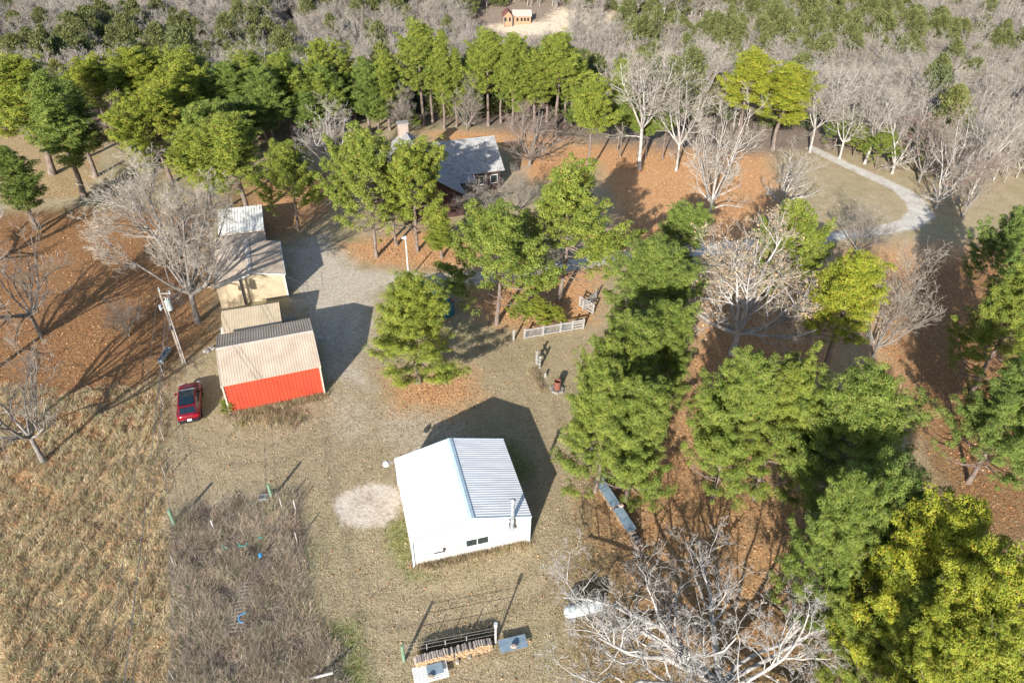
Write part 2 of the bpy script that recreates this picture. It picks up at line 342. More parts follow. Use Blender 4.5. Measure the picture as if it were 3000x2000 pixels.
def ground_mat():
    m = bpy.data.materials.new('ground_cover'); m.use_nodes = True; n = m.node_tree; L = n.links.new; b = n.nodes['Principled BSDF']
    b.inputs['Roughness'].default_value = .95; b.inputs['Specular IOR Level'].default_value = .15
    tc = n.nodes.new('ShaderNodeTexCoord').outputs['Object']
    def noise(sc, det=4, rough=.6, st=None):
        t = n.nodes.new('ShaderNodeTexNoise'); t.inputs['Scale'].default_value = sc; t.inputs['Detail'].default_value = det; t.inputs['Roughness'].default_value = rough
        v = tc
        if st: mp = n.nodes.new('ShaderNodeMapping'); mp.inputs['Scale'].default_value = st; L(tc, mp.inputs[0]); v = mp.outputs[0]
        L(v, t.inputs[0]); return t.outputs[0]
    def ramp(f, stops):
        r = n.nodes.new('ShaderNodeValToRGB'); e = r.color_ramp.elements
        while len(e) < len(stops): e.new(.5)
        for q, (p, c) in zip(e, stops): q.position = p; q.color = (*c, 1)
        L(f, r.inputs[0]); return r.outputs[0]
    def mix(f, a, c, bt='MIX'):
        x = n.nodes.new('ShaderNodeMix'); x.data_type = 'RGBA'; x.blend_type = bt
        if isinstance(f, float): x.inputs[0].default_value = f
        else: L(f, x.inputs[0])
        L(a, x.inputs[6]); L(c, x.inputs[7]); return x.outputs[2]
    def mask(nm, nz, amt=.9, sharp=2.2):
        a = n.nodes.new('ShaderNodeAttribute'); a.attribute_name = nm
        s = n.nodes.new('ShaderNodeMath'); s.operation = 'MULTIPLY_ADD'; L(nz, s.inputs[0]); s.inputs[1].default_value = amt; s.inputs[2].default_value = -amt * .5
        ad = n.nodes.new('ShaderNodeMath'); L(a.outputs['Fac'], ad.inputs[0]); L(s.outputs[0], ad.inputs[1])
        g = n.nodes.new('ShaderNodeMapRange'); g.inputs[1].default_value = .5 - .5 / sharp; g.inputs[2].default_value = .5 + .5 / sharp; L(ad.outputs[0], g.inputs[0])
        ml = n.nodes.new('ShaderNodeMath'); ml.operation = 'MULTIPLY'; L(g.outputs[0], ml.inputs[0])
        st = n.nodes.new('ShaderNodeMapRange'); st.inputs[1].default_value = 0; st.inputs[2].default_value = .12; L(a.outputs['Fac'], st.inputs[0]); L(st.outputs[0], ml.inputs[1])
        return ml.outputs[0]
    big, mid, fine, grit, leafn = noise(.12, 5), noise(.7, 5), noise(3.2, 5, .7), noise(9, 3, .7), noise(5.5, 4, .8)
    lawn = mix(fine, ramp(mid, [(.3, (.235, .185, .105)), (.52, (.34, .27, .165)), (.7, (.42, .335, .215))]), ramp(grit, [(.36, (.145, .115, .062)), (.5, (.32, .255, .155)), (.64, (.52, .42, .285))]))
    lawn = mix(mask_f(n, L, big, .5, .66, .45), lawn, ramp(grit, [(.4, (.12, .13, .05)), (.6, (.28, .26, .12))]))
    at = n.nodes.new('ShaderNodeAttribute'); at.attribute_name = 'm_stripe'
    st_ = n.nodes.new('ShaderNodeMath'); st_.operation = 'MULTIPLY'; L(at.outputs['Fac'], st_.inputs[0]); L(mask_f(n, L, mid, .35, .6, .75), st_.inputs[1])
    col = mix(st_.outputs[0], lawn, ramp(grit, [(.38, (.13, .10, .055)), (.62, (.30, .235, .15))]))
    col = mix(mask('m_thin', fine), col, ramp(fine, [(.38, (.28, .225, .15)), (.6, (.44, .37, .28))]))
    col = mix(mask('m_green', fine), col, ramp(grit, [(.35, (.09, .12, .03)), (.52, (.20, .20, .07)), (.68, (.30, .29, .13))]))
    col = mix(mask('m_tall', fine, .5), col, ramp(mix(.5, fine, grit), [(.38, (.13, .095, .05)), (.5, (.32, .23, .12)), (.62, (.52, .38, .21))]))
    col = mix(mask('m_brush', fine, .5), col, ramp(mix(.5, fine, grit), [(.38, (.06, .047, .035)), (.52, (.17, .13, .10)), (.65, (.30, .24, .18))]))
    col = mix(mask('m_rough_shade', mid, 1.2, 2.), col, ramp(mix(.5, fine, grit), [(.36, (.07, .048, .028)), (.48, (.17, .12, .062)), (.56, (.26, .185, .09)), (.68, (.40, .29, .15))]))  # rough grass browns, darkened in place of tree shade
    col = mix(mask('m_leaf', mix(.5, mid, fine), 1.5, 2.2), col, ramp(leafn, [(.34, (.19, .10, .05)), (.46, (.42, .22, .10)), (.56, (.54, .31, .15)), (.68, (.64, .42, .24))]))
    col = mix(mask('m_russet', mix(.6, mid, fine), 1.5, 2.), col, ramp(mix(.5, fine, leafn), [(.36, (.075, .035, .02)), (.48, (.20, .10, .045)), (.57, (.32, .165, .07)), (.68, (.44, .26, .12))]))
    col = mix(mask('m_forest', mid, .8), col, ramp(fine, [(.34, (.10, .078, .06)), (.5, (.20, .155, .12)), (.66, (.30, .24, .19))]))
    col = mix(mask('m_clear', mid, .9), col, ramp(fine, [(.35, (.36, .27, .18)), (.55, (.58, .48, .36)), (.7, (.70, .62, .50))]))
    col = mix(mask('m_gravel', mix(.45, mid, fine), 1.7, 2.2), col, ramp(mix(.5, fine, grit), [(.36, (.28, .23, .17)), (.5, (.43, .37, .295)), (.64, (.56, .505, .425))]))
    col = mix(mask('m_lane', fine, .9, 1.8), col, ramp(mix(.5, mid, fine), [(.36, (.33, .295, .245)), (.5, (.47, .435, .38)), (.64, (.58, .55, .50))]))
    col = mix(mask('m_sand', mix(.5, mid, fine), 1.3, 3.), col, ramp(mix(.5, mid, fine), [(.36, (.30, .24, .18)), (.47, (.46, .385, .31)), (.62, (.60, .53, .44))]))
    rut = n.nodes.new('ShaderNodeMath'); rut.operation = 'MULTIPLY'; L(st_.outputs[0], rut.inputs[0]); rut.inputs[1].default_value = .38
    col = mix(rut.outputs[0], col, ramp(grit, [(.4, (.15, .115, .07)), (.6, (.27, .21, .14))]))
    L(col, b.inputs['Base Color'])
    bp = n.nodes.new('ShaderNodeBump'); bp.inputs['Strength'].default_value = .9; bp.inputs['Distance'].default_value = .12
    hh = mix(.45, fine, grit); L(hh, bp.inputs['Height']); L(bp.outputs[0], b.inputs['Normal'])
    MATS['ground'] = m
def mask_f(n, L, f, a, b_, top):
    g = n.nodes.new('ShaderNodeMapRange'); g.inputs[1].default_value = a; g.inputs[2].default_value = b_; g.inputs[4].default_value = top; L(f, g.inputs[0]); return g.outputs[0]
ground_mat()
nx, ny = len(gx), len(gy)
ii, jj = np.meshgrid(np.arange(nx - 1), np.arange(ny - 1)); q0 = (jj * nx + ii).ravel()
FQ = np.stack([q0, q0 + 1, q0 + nx + 1, q0 + nx], 1)
def fm(k): return GM[k][FQ].mean(1)
zone = np.zeros(len(FQ), int)
zone[(fm('m_tall') > .5)] = 4
zone[fm('m_leaf') > .5] = 3
zone[fm('m_forest') > .5] = 5
zone[soft(GP, YARD, 1.)[FQ].mean(1) > .5] = 2
zone[soft(GP, LANE, 1.)[FQ].mean(1) > .5] = 1
zone[fm('m_sand') > .5] = 6
GV = np.stack([GP[:, 0], GP[:, 1], GZ], 1)
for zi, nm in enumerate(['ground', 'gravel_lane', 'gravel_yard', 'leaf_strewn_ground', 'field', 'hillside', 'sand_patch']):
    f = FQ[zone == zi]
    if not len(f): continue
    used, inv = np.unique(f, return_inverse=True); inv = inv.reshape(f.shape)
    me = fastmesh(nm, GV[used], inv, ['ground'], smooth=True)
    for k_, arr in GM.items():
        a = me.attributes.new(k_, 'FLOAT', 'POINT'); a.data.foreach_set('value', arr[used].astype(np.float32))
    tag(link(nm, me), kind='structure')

# ------------------------------------------------------------ buildings
def metal_building(name, label, c, rz, w_, l_, he, hr, wallm, roofm, trimm, over=.12, front_wall=None, ridge_t=0.):
    """gable building, local x across the ridge, local y along the ridge; front gable at -y"""
    o = empty(name, (c[0], c[1], 0), rz, label, 'building'); hw, hl = w_ / 2, l_ / 2
    # side and gable walls as upright ribbed sheets
    def gable(yy, s):
        b = MB(); n = max(6, round(w_ / .3)); p = w_ / n
        def top(x): return he + (hr - he) * (1 - abs(x) / hw) - .03
        for i in range(n):
            x0 = -hw + i * p; x1 = x0 + p * .68; xs = [(x0, 0), (x1, 0), (x1 + p * .06, .025), (x0 + p * .94, .025), (x0 + p, 0)]
            for (a, da), (e, de) in zip(xs, xs[1:]):
                b.add([(a, yy + s * da, 0), (e, yy + s * de, 0), (e, yy + s * de, top(e)), (a, yy + s * da, top(a))], [(0, 1, 2, 3) if s < 0 else (3, 2, 1, 0)])
        return b
    gable(-hl, -1).build('front_wall', front_wall or wallm, o); gable(hl, 1).build('rear_wall', wallm, o)
    for sx, nm in ((-1, 'side_wall'), (1, 'side_wall')):
        b = MB(); b.ribbed((sx * hw, hl if sx < 0 else -hl, 0), (0, -l_ if sx < 0 else l_, 0), (0, 0, he - .02), .3, .025, .06); b.build(nm, wallm, o)
    dz = (hr - he) / hw
    for sx in (-1, 1):
        b = MB(); e = hw + over; Vd = Vector((sx * e, 0, -dz * e))
        if sx < 0: b.ribbed((0, -hl - over, hr + .03), (0, l_ + 2 * over, 0), Vd, .22, .015, .04)
        else: b.ribbed((0, hl + over, hr + .03), (0, -l_ - 2 * over, 0), Vd, .22, .015, .04)
        b.build('roof_panel', roofm, o)
    b = MB()
    for sx in (-1, 1): b.slab([(0, -hl - over - .01, hr + .085), (sx * .2, -hl - over - .01, hr + .085 - dz * .2), (sx * .2, hl + over + .01, hr + .085 - dz * .2), (0, hl + over + .01, hr + .085)][::(1 if sx > 0 else -1)], .02)
    b.build('ridge_cap', trimm, o)
    for sy in (-1, 1):
        b = MB()
        for sx in (-1, 1):
            e = hw + over; y = sy * (hl + over + .02)
            b.add([(0, y, hr + .06), (sx * e, y, hr + .06 - dz * e), (sx * e, y, hr - .1 - dz * e), (0, y, hr - .1), (0, y - sy * .04, hr + .06), (sx * e, y - sy * .04, hr + .06 - dz * e), (sx * e, y - sy * .04, hr - .1 - dz * e), (0, y - sy * .04, hr - .1)],
                  [(0, 1, 2, 3), (7, 6, 5, 4), (0, 4, 5, 1), (3, 2, 6, 7), (1, 5, 6, 2)])
        b.build('rake_trim', trimm, o)
    for sx in (-1, 1):
        for sy in (-1, 1): one('corner_trim', trimm, o, lambda b: b.box((sx * (hw + .03), sy * (hl + .03), he / 2 - .02), (.13, .13, he - .05)))
    return o

# white shop in front, gable end towards the viewer
wb = metal_building('metal_shop', 'bright white metal shop with flue pipe and dark gable window, alone on the lawn', (-3.458, 34.04), .28, 8.09, 7.35, 2.83, 3.90, 'white_wall', 'white_metal', 'trim_blue')
wn = one('window', 'window_frame', wb, lambda b: [b.box((.35, -3.72, 1.67), (1.66, .09, .05)), b.box((.35, -3.72, .93), (1.66, .09, .05)), b.box((-.45, -3.72, 1.3), (.05, .09, .69)), b.box((1.15, -3.72, 1.3), (.05, .09, .69)), b.box((.35, -3.73, 1.3), (.05, .09, .69))])
one('pane', 'dark_glass', wn, lambda b: b.box((-.05, -3.715, 1.3), (.74, .03, .68))); one('pane', 'dark_glass', wn, lambda b: b.box((.75, -3.715, 1.3), (.74, .03, .68)))
wn = one('window', 'window_frame', wb, lambda b: [b.box((-2.35, -3.72, 1.14), (.62, .08, .05)), b.box((-2.35, -3.72, .9), (.62, .08, .05))])
one('pane', 'dark_glass', wn, lambda b: b.box((-2.35, -3.715, 1.02), (.6, .03, .19)))
one('bracket', 'dark_metal', wb, lambda b: b.box((-1.98, -3.78, 1.2), (.1, .16, .3)))
fp = one('flue_pipe', 'galvanised', wb, lambda b: [b.cyl((2.75, -3.97, 2.0), (2.75, -3.97, 5.0), .13, n=16), b.box((2.75, -3.86, 2.1), (.36, .34, .34))], smooth=False)
one('cap', 'galvanised', fp, lambda b: [b.cyl((2.75, -3.97, 5.0), (2.75, -3.97, 5.06), .19, n=16), b.cyl((2.75, -3.97, 5.08), (2.75, -3.97, 5.2), .21, .05, n=16)])
for z in (2.5, 3.0): one('pipe_clamp', 'dark_metal', fp, lambda b: b.box((2.75, -3.83, z), (.34, .3, .05)))
yl = empty('yard_lamp', (wb.location.x, wb.location.y, 0), .28, 'round white yard lamp on an arm off the back left corner of the white shop', 'lamp')
one('arm', 'galvanised', yl, lambda b: b.cyl((-4.1, 3.5, 2.75), (-4.75, 3.45, 3.0), .035))
one('lamp_head', 'plaster_white', yl, lambda b: [b.cyl((-4.8, 3.44, 2.8), (-4.8, 3.44, 3.0), .27, .2, n=16), b.cyl((-4.8, 3.44, 3.0), (-4.8, 3.44, 3.14), .2, .06, n=16)])
yl.location.z = 0

# red barn with tan roof: ridge runs left-right, so local axes are turned a quarter
rb = metal_building('red_barn', 'red walled metal barn under a tan ribbed roof beside the parked red car', (-21.24, 48.74), .36 - math.pi / 2, 7.22, 7.80, 3.09, 4.24, 'tan_metal', 'tan_metal', 'tan_trim')
for ch in [c for c in rb.children if c.name.startswith('side_wall')]:
    if ch.data.vertices[0].co.x > 0: ch.data.materials[0] = MATS['red_metal']; ch['label'] = 'bright red ribbed long wall'

# tan barn behind with protruding sliding door leaf
BO = (-29.5, 59.4); BR = .34
tb = empty('tan_barn', (BO[0], BO[1], 0), BR, 'tan metal barn with cream front and grey tan gable roof under bare tree shadows', 'building')
def wall_strip(b, x0, x1, y, z0, z1a, z1b): b.slab([(x0, y, z0), (x1, y, z0), (x1, y, z1b), (x0, y, z1a)], .08)
one('front_wall', 'cream_metal', tb, lambda b: [wall_strip(b, 2.2, 3.35, .1, 0, 3.15, 3.42), wall_strip(b, 3.35, 6.5, .1, 0, 3.42, 2.68)])
one('door_leaf', 'cream_metal', tb, lambda b: wall_strip(b, .02, 2.2, -.22, 0, 2.62, 3.12))
one('door_edge', 'tan_trim', tb, lambda b: b.box((2.2, -.1, 1.5), (.07, .36, 3.0)))
for x, nm in ((0, 'side_wall'), (6.5, 'side_wall')):
    one(nm, 'tan_metal', tb, lambda b: b.box((x, 3.55, 1.33), (.09, 6.8, 2.64)))
one('rear_wall', 'tan_metal', tb, lambda b: b.add([(0, 6.95, 0), (6.5, 6.95, 0), (6.5, 6.95, 2.66), (3.35, 6.95, 3.42), (0, 6.95, 2.62)], [(4, 3, 2, 1, 0)]))
one('corner_post', 'plaster_white', tb, lambda b: b.box((6.55, .02, 1.33), (.14, .14, 2.66)))
b = MB(); b.ribbed((3.35, 7.1, 3.55), (0, -7.1, 0), (3.3, 0, -.80), .22, .03, .05); b.build('roof_panel', 'tan_metal', tb)
b = MB(); b.ribbed((3.35, -.35, 3.55), (0, 7.45, 0), (-3.5, 0, -.86), .22, .012, .05); b.build('roof_panel', 'tan_metal', tb)
one('ridge_cap', 'tan_trim', tb, lambda b: [b.slab([(3.35, -.38, 3.61), (3.6, -.38, 3.55), (3.6, 7.15, 3.55), (3.35, 7.15, 3.61)], .02), b.slab([(3.35, 7.15, 3.61), (3.1, 7.15, 3.55), (3.1, -.38, 3.55), (3.35, -.38, 3.61)], .02)])
one('rake_trim', 'plaster_white', tb, lambda b: [b.slab([(-.15, -.4, 2.55), (3.35, -.4, 3.42), (3.35, -.4, 3.57), (-.15, -.4, 2.70)], .04), b.slab([(3.38, -.03, 3.42), (6.65, -.03, 2.62), (6.65, -.03, 2.77), (3.38, -.03, 3.57)], .04)])
one('gutter', 'plaster_white', tb, lambda b: b.box((6.7, 3.55, 2.7), (.1, 7.1, .1)))
bk = empty('lean_to', (BO[0], BO[1], 0), BR, 'low flat tan lean-to joined to the back of the tan barn', 'building')
one('wall', 'tan_metal', bk, lambda b: [b.box((2.6, 8.85, 1.08), (5.1, 3.6, 2.16))])
b = MB(); b.slab([(-.1, 7.02, 2.45), (5.3, 7.02, 2.45), (5.3, 10.8, 2.2), (-.1, 10.8, 2.2)], .07); b.build('roof_panel', 'tan_metal', bk)

# cream shed squeezed between the barns
cs = empty('cream_shed', (-27.45, 54.9, 0), .325, 'small cream metal shed squeezed between the red barn and the tan barn', 'shed')
one('wall', 'cream_metal', cs, lambda b: b.box((2.6, -1.05, 1.0), (5.1, 2.9, 2.0)))
b = MB(); b.ribbed((-.02, -2.75, 2.15), (5.3, 0, 0), (0, 2.75, .6), .22, .012, .04); b.build('roof_panel', 'cream_metal', cs)
b = MB(); b.ribbed((-.02, 0, 2.75), (5.3, 0, 0), (0, .62, -.3), .22, .04, .04); b.build('roof_panel', 'tan_metal', cs)
one('side_trim', 'dark_wall', cs, lambda b: b.slab([(5.32, -2.75, 1.95), (5.32, .6, 1.95), (5.32, .02, 2.66), (5.32, -2.75, 2.1)], .03))
one('vent', 'plaster_white', cs, lambda b: [b.box((-.12, -1.6, 1.6), (.24, .4, .4)), b.cyl((-.12, -1.6, 1.8), (-.12, -1.6, 2.0), .09)])

ws = empty('white_shed', (-33.1, 70.4, 0), .31, 'long white ribbed shed behind the lean-to in the pine shade', 'shed')
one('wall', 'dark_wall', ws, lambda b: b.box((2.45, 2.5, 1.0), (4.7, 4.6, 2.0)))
b = MB(); b.ribbed((0, 0, 2.15), (4.95, 0, 0), (0, 5.0, .65), .3, .03, .04); b.build('roof_panel', 'shed_white', ws)
one('fascia', 'tan_trim', ws, lambda b: b.box((2.47, -.03, 2.06), (4.95, .05, .14)))

# farmhouse
HR = .343
hs = empty('farmhouse', (-3.24, 92.03, 0), HR, 'dark red farmhouse with a grey shingle roof, white chimney and front wing', 'house')
one('wall', 'house_wall', hs, lambda b: [b.box((-5.6, 0, 1.33), (10.9, 7.9, 2.66)), b.box((-10.6, -6.6, 1.33), (7.6, 6.6, 2.66)), b.box((-10.9, 4.4, 1.33), (5.6, 1.4, 2.66))])
one('gable_wall', 'house_wall', hs, lambda b: b.add([(-14.4, -9.93, 2.66), (-6.8, -9.93, 2.66), (-10.6, -9.93, 5.2)], [(0, 1, 2)]))
one('gable_wall', 'house_wall', hs, lambda b: b.add([(-.12, -3.95, 2.66), (-.12, 3.95, 2.66), (-.12, 0, 5.2)], [(0, 1, 2)]))
def roofq(nm, q, parent, m='shingle', t=.12):
    b = MB(); b.slab(q, t); b.build(nm, m, parent, uvplane=(q[0], Vector(q[1]) - Vector(q[0]), Vector(q[3]) - Vector(q[0])))
roofq('roof_slope', [(-10.2, -4.5, 2.75), (.35, -4.5, 2.75), (.35, 0, 5.62), (-10.2, 0, 5.62)], hs)
roofq('roof_slope', [(.35, 4.5, 2.75), (-10.2, 4.5, 2.75), (-10.2, 0, 5.62), (.35, 0, 5.62)], hs)
roofq('roof_slope', [(-6.35, -10.4, 2.75), (-6.35, 1.6, 2.75), (-10.6, 1.6, 5.66), (-10.6, -10.4, 5.66)], hs)
roofq('roof_slope', [(-14.85, 5.2, 2.75), (-14.85, -10.4, 2.75), (-10.6, -10.4, 5.66), (-10.6, 5.2, 5.66)], hs)
roofq('roof_slope', [(-9.4, 4.3, 4.8), (-9.4, 5.2, 4.8), (-10.6, 5.2, 5.66), (-10.6, 1.6, 5.66)], hs)
roofq('porch_roof', [(-6.3, -6.2, 2.55), (-3.9, -6.2, 2.4), (-3.9, -4.4, 2.72), (-6.3, -4.4, 2.72)], hs)
one('ridge_cap', 'junk_white', hs, lambda b: [b.cyl((-10.4, 0, 5.66), (.36, 0, 5.66), .07, n=6), b.cyl((-10.6, -10.4, 5.70), (-10.6, 5.2, 5.70), .07, n=6)])
for x in (-8, -2.2): one('roof_vent', 'plaster_white', hs, lambda b: b.cyl((x, -1.2, 4.8), (x, -1.2, 5.25), .09))
for x in (-4.7, -2.6, -1.0):
    fw = one('window', 'window_frame', hs, lambda b: b.box((x, -3.98, 1.5), (1.0, .08, 1.2))); one('pane', 'dark_glass', fw, lambda b: b.box((x, -4.01, 1.5), (.86, .06, 1.06)))
chm = one('chimney', 'brick_pale', hs, lambda b: b.box((-10.9, 5.0, 3.4), (1.3, .9, 6.8))); one('chimney_cap', 'block', chm, lambda b: b.box((-10.9, 5.0, 6.87), (1.5, 1.1, .14)))
ux, uy = GD(1124, 431)
um = empty('patio_umbrella', (ux, uy, 0), 0, 'closed teal patio umbrella standing in front of the farmhouse porch', 'umbrella')
one('pole', 'galvanised', um, lambda b: b.cyl((0, 0, 0), (0, 0, 2.4), .03)); one('canopy', 'teal', um, lambda b: b.loft([[(r * math.cos(a), r * math.sin(a), z) for a in [i * math.pi / 4 for i in range(8)]] for r, z in ((.55, 1.2), (.45, 1.7), (.3, 2.1), (.05, 2.45))]))

# far house on the hillside
fhx, fhy = GT(1186, 52)
fh = empty('hill_house', (fhx, fhy, float(terr(fhx, fhy)) - .3), .1, 'small orange timber house with a red and grey roof in the hillside clearing', 'house')
one('wall', 'orange_log', fh, lambda b: [b.box((1.5, 0, 1.8), (9, 5, 3.6)), b.box((-4, -1, 2), (3.6, 6, 4))])
fh.scale = (.66, .66, .66)
b = MB(); b.slab([(-2, -2.9, 3.5), (6.4, -2.9, 3.5), (6.4, 0, 5.6), (-2, 0, 5.6)], .12); b.slab([(6.4, 2.9, 3.5), (-2, 2.9, 3.5), (-2, 0, 5.6), (6.4, 0, 5.6)], .12); b.build('roof', 'grey_wood', fh)
b = MB(); b.slab([(-4, -4.6, 6.2), (-1.6, -4.6, 3.9), (-1.6, 2.4, 3.9), (-4, 2.4, 6.2)][::1], .12); b.slab([(-6.4, -4.6, 3.9), (-4, -4.6, 6.2), (-4, 2.4, 6.2), (-6.4, 2.4, 3.9)], .12); b.build('roof', 'far_roof', fh)
one('gable', 'orange_log', fh, lambda b: b.add([(-5.8, -4.02, 4), (-2.2, -4.02, 4), (-4, -4.02, 5.9)], [(0, 1, 2)]))
for x in (-5, -3.2): one('window', 'dark_glass', fh, lambda b: b.box((x, -4.03, 2.6), (.8, .08, 1.6)))
for x in (.2, 2, 3.4, 4.8): one('window', 'dark_glass', fh, lambda b: b.box((x, -2.53, 2.2), (.9, .08, 1.3)))
one('porch_post', 'white_wood', fh, lambda b: b.box((-5.8, -4.5, 1.9), (.2, .2, 3.8))); one('porch_post', 'white_wood', fh, lambda b: b.box((-2.3, -4.5, 1.9), (.2, .2, 3.8)))
fsx, fsy = GT(645, 42)
fs = empty('hill_shed', (fsx, fsy, float(terr(fsx, fsy))), -.2, 'pale roofed shed half hidden in the far upper left woods', 'shed')
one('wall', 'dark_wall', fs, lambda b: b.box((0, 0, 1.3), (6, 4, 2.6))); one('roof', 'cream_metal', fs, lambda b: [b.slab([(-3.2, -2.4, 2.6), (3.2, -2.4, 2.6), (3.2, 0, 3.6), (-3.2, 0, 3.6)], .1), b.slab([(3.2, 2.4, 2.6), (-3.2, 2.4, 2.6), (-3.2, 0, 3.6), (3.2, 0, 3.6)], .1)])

# ------------------------------------------------------------ red crossover
car = empty('parked_car', (-27.2, 44.75, 0), .33, 'dark red crossover with a black glass roof parked left of the red barn', 'car')
def ring(y, hw, z0, zt, crown=.0, tum=.0):   # one cross-section, low rocker to shoulder
    return [(-hw * .92, y, z0), (-hw, y, z0 + .18), (-hw, y, zt - .22), (-hw + .07 + tum, y, zt), (-hw * .4, y, zt + crown), (hw * .4, y, zt + crown), (hw - .07 - tum, y, zt), (hw, y, zt - .22), (hw, y, z0 + .18), (hw * .92, y, z0)]
one('body', 'car_red', car, lambda b: b.loft([ring(-2.32, .72, .42, .85), ring(-2.2, .86, .3, .98, .03), ring(-1.7, .93, .26, 1.06, .03), ring(-.8, .94, .26, 1.02, .0), ring(.4, .94, .26, .98, 0), ring(1.1, .93, .26, .98, .05), ring(1.8, .91, .28, .92, .06), ring(2.15, .84, .32, .80, .04), ring(2.32, .66, .40, .68)]), smooth=True)
def cab(y, hw, z0, hw1, z1): return [(-hw, y, z0), (-hw1, y, z1), (-hw1 * .5, y, z1 + .03), (hw1 * .5, y, z1 + .03), (hw1, y, z1), (hw, y, z0)]
one('cabin', 'car_glass', car, lambda b: b.loft([cab(-2.05, .74, 1.0, .70, 1.04), cab(-1.55, .84, 1.0, .66, 1.42), cab(-.6, .87, 1.0, .66, 1.58), cab(.2, .87, .96, .66, 1.58), cab(.75, .86, .96, .72, 1.3), cab(1.28, .80, .96, .76, 1.0)]))
one('roof_glass', 'car_glass', car, lambda b: b.loft([[(-.56, y, z), (.56, y, z), (.56, y, z + .03), (-.56, y, z + .03)] for y, z in ((-1.45, 1.50), (-.6, 1.60), (.25, 1.60))]))
for sx in (-1, 1):
    one('roof_rail', 'car_red', car, lambda b: b.loft([[(sx * .60, y, z), (sx * .70, y, z - .03), (sx * .70, y, z + .02), (sx * .60, y, z + .05)][::sx] for y, z in ((-1.95, 1.12), (-1.5, 1.47), (-.6, 1.60), (.25, 1.60), (.8, 1.32), (1.2, 1.04))]))
    one('mirror', 'car_red', car, lambda b: b.box((sx * 1.03, .72, 1.02), (.2, .14, .14)))
    one('headlight', 'head_lamp', car, lambda b: b.box((sx * .66, 2.16, .72), (.3, .22, .12), rz=-sx * .4))
    one('tail_light', 'tail_lamp', car, lambda b: b.box((sx * .6, -2.27, .86), (.42, .12, .09), rz=sx * .25))
    for y in (-1.42, 1.42):
        ty = one('tyre', 'tyre', car, lambda b: b.cyl((sx * .74, y, .35), (sx * .96, y, .35), .35, n=20), smooth=False); one('rim', 'rim', ty, lambda b: b.cyl((sx * .95, y, .35), (sx * .97, y, .35), .22, n=16))
one('rear_spoiler', 'car_red', car, lambda b: b.box((0, -1.62, 1.47), (1.25, .22, .05)))
one('bumper', 'car_black', car, lambda b: b.loft([[(-.74, -2.40, .30), (.74, -2.40, .30), (.74, -2.40, .56), (-.74, -2.40, .56)], [(-.88, -2.15, .27), (.88, -2.15, .27), (.88, -2.15, .6), (-.88, -2.15, .6)]]))
one('bumper', 'car_black', car, lambda b: b.box((0, 2.24, .42), (1.3, .2, .26)))
one('licence_plate', 'plate', car, lambda b: b.box((.05, -2.42, .62), (.34, .03, .17), rx=-.35))
one('roof_trim', 'galvanised', car, lambda b: b.box((0, .42, 1.555), (1.25, .08, .03)))

# ------------------------------------------------------------ power pole, wires
PX, PY = -30.05, 50.53
pp = empty('utility_pole', (PX, PY, 0), 0, 'leaning-looking wooden power pole with a grey transformer left of the barns', 'pole')
one('pole', 'pole_wood', pp, lambda b: b.cyl((0, 0, 0), (0, 0, 7.9), .15, .1, n=12))
one('crossarm', 'white_wood', pp, lambda b: b.cyl((0, 0, 7.6), (.8, .05, 7.6), .05, .05, n=8))
for x, z in ((0, 7.9), (.82, 7.6)): one('insulator', 'insulator', pp, lambda b: [b.cyl((x, .0, z), (x, 0, z + .12), .09), b.cyl((x, 0, z + .12), (x, 0, z + .3), .05)])
tr = one('transformer', 'transformer_grey', pp, lambda b: [b.cyl((.42, -.05, 6.0), (.42, -.05, 6.9), .26, n=16), b.cyl((.42, -.05, 6.9), (.42, -.05, 6.98), .28, .15, n=16)])
one('bushing', 'insulator', tr, lambda b: b.cyl((.35, -.05, 6.98), (.35, -.05, 7.25), .05)); one('bushing', 'insulator', tr, lambda b: b.cyl((.52, -.05, 6.98), (.52, -.05, 7.2), .04))
one('arrester', 'galvanised', pp, lambda b: [b.cyl((-.4, 0, 5.9), (-.4, 0, 6.4), .12), b.box((-.2, 0, 6.1), (.4, .05, .05))])
one('meter_box', 'dark_metal', pp, lambda b: b.box((-.02, -.2, 4.1), (.18, .14, .4)))
one('conduit', 'plaster_white', pp, lambda b: b.cyl((.2, -.06, 0), (.2, -.06, 6.0), .035, n=8))
def wirecurve(nm, a, e, sag, r, label, n=24, group=None):
    P = np.array([[a[0] + (e[0] - a[0]) * t, a[1] + (e[1] - a[1]) * t, a[2] + (e[2] - a[2]) * t - sag * 4 * t * (1 - t)] for t in np.linspace(0, 1, n)])
    V, F = tubes(P[:-1], P[1:], np.full(n - 1, r), np.full(n - 1, r), 5); o = link(nm, fastmesh(nm, V, F, ['wire'])); return tag(o, label, 'wire', group)
for k, (dx, z, sg, lb) in enumerate(((0, 8.1, .5, 'uppermost power line running from the pole top down the left field edge'), (.82, 7.85, .5, 'power line running from the outer end of the pole crossarm'), (-.1, 5.6, .7, 'low thick neutral line running from below the transformer along the fence'), (.1, 5.2, .9, 'lowest of the lines leaving the utility pole along the fence'))):
    wirecurve('power_line', (PX + dx, PY, z), (-11.5 + dx * .9, -6, z + .6), sg, .014, lb)
wirecurve('service_wire', (PX + .3, PY, 6.3), (-28.9, 60.0, 2.75), .5, .012, 'thin service wire dropping from the transformer to the tan barn')
wirecurve('service_wire', (-23.1, 61.5, 2.6), (-19.9, 62.6, .05), .1, .012, 'pale wire slanting from the tan barn corner to the gravel')
yx, yy = GD(939, 640)
lp = empty('yard_light_pole', (yx, yy, 0), 0, 'slim white yard light pole behind the lone pine in the driveway', 'pole')
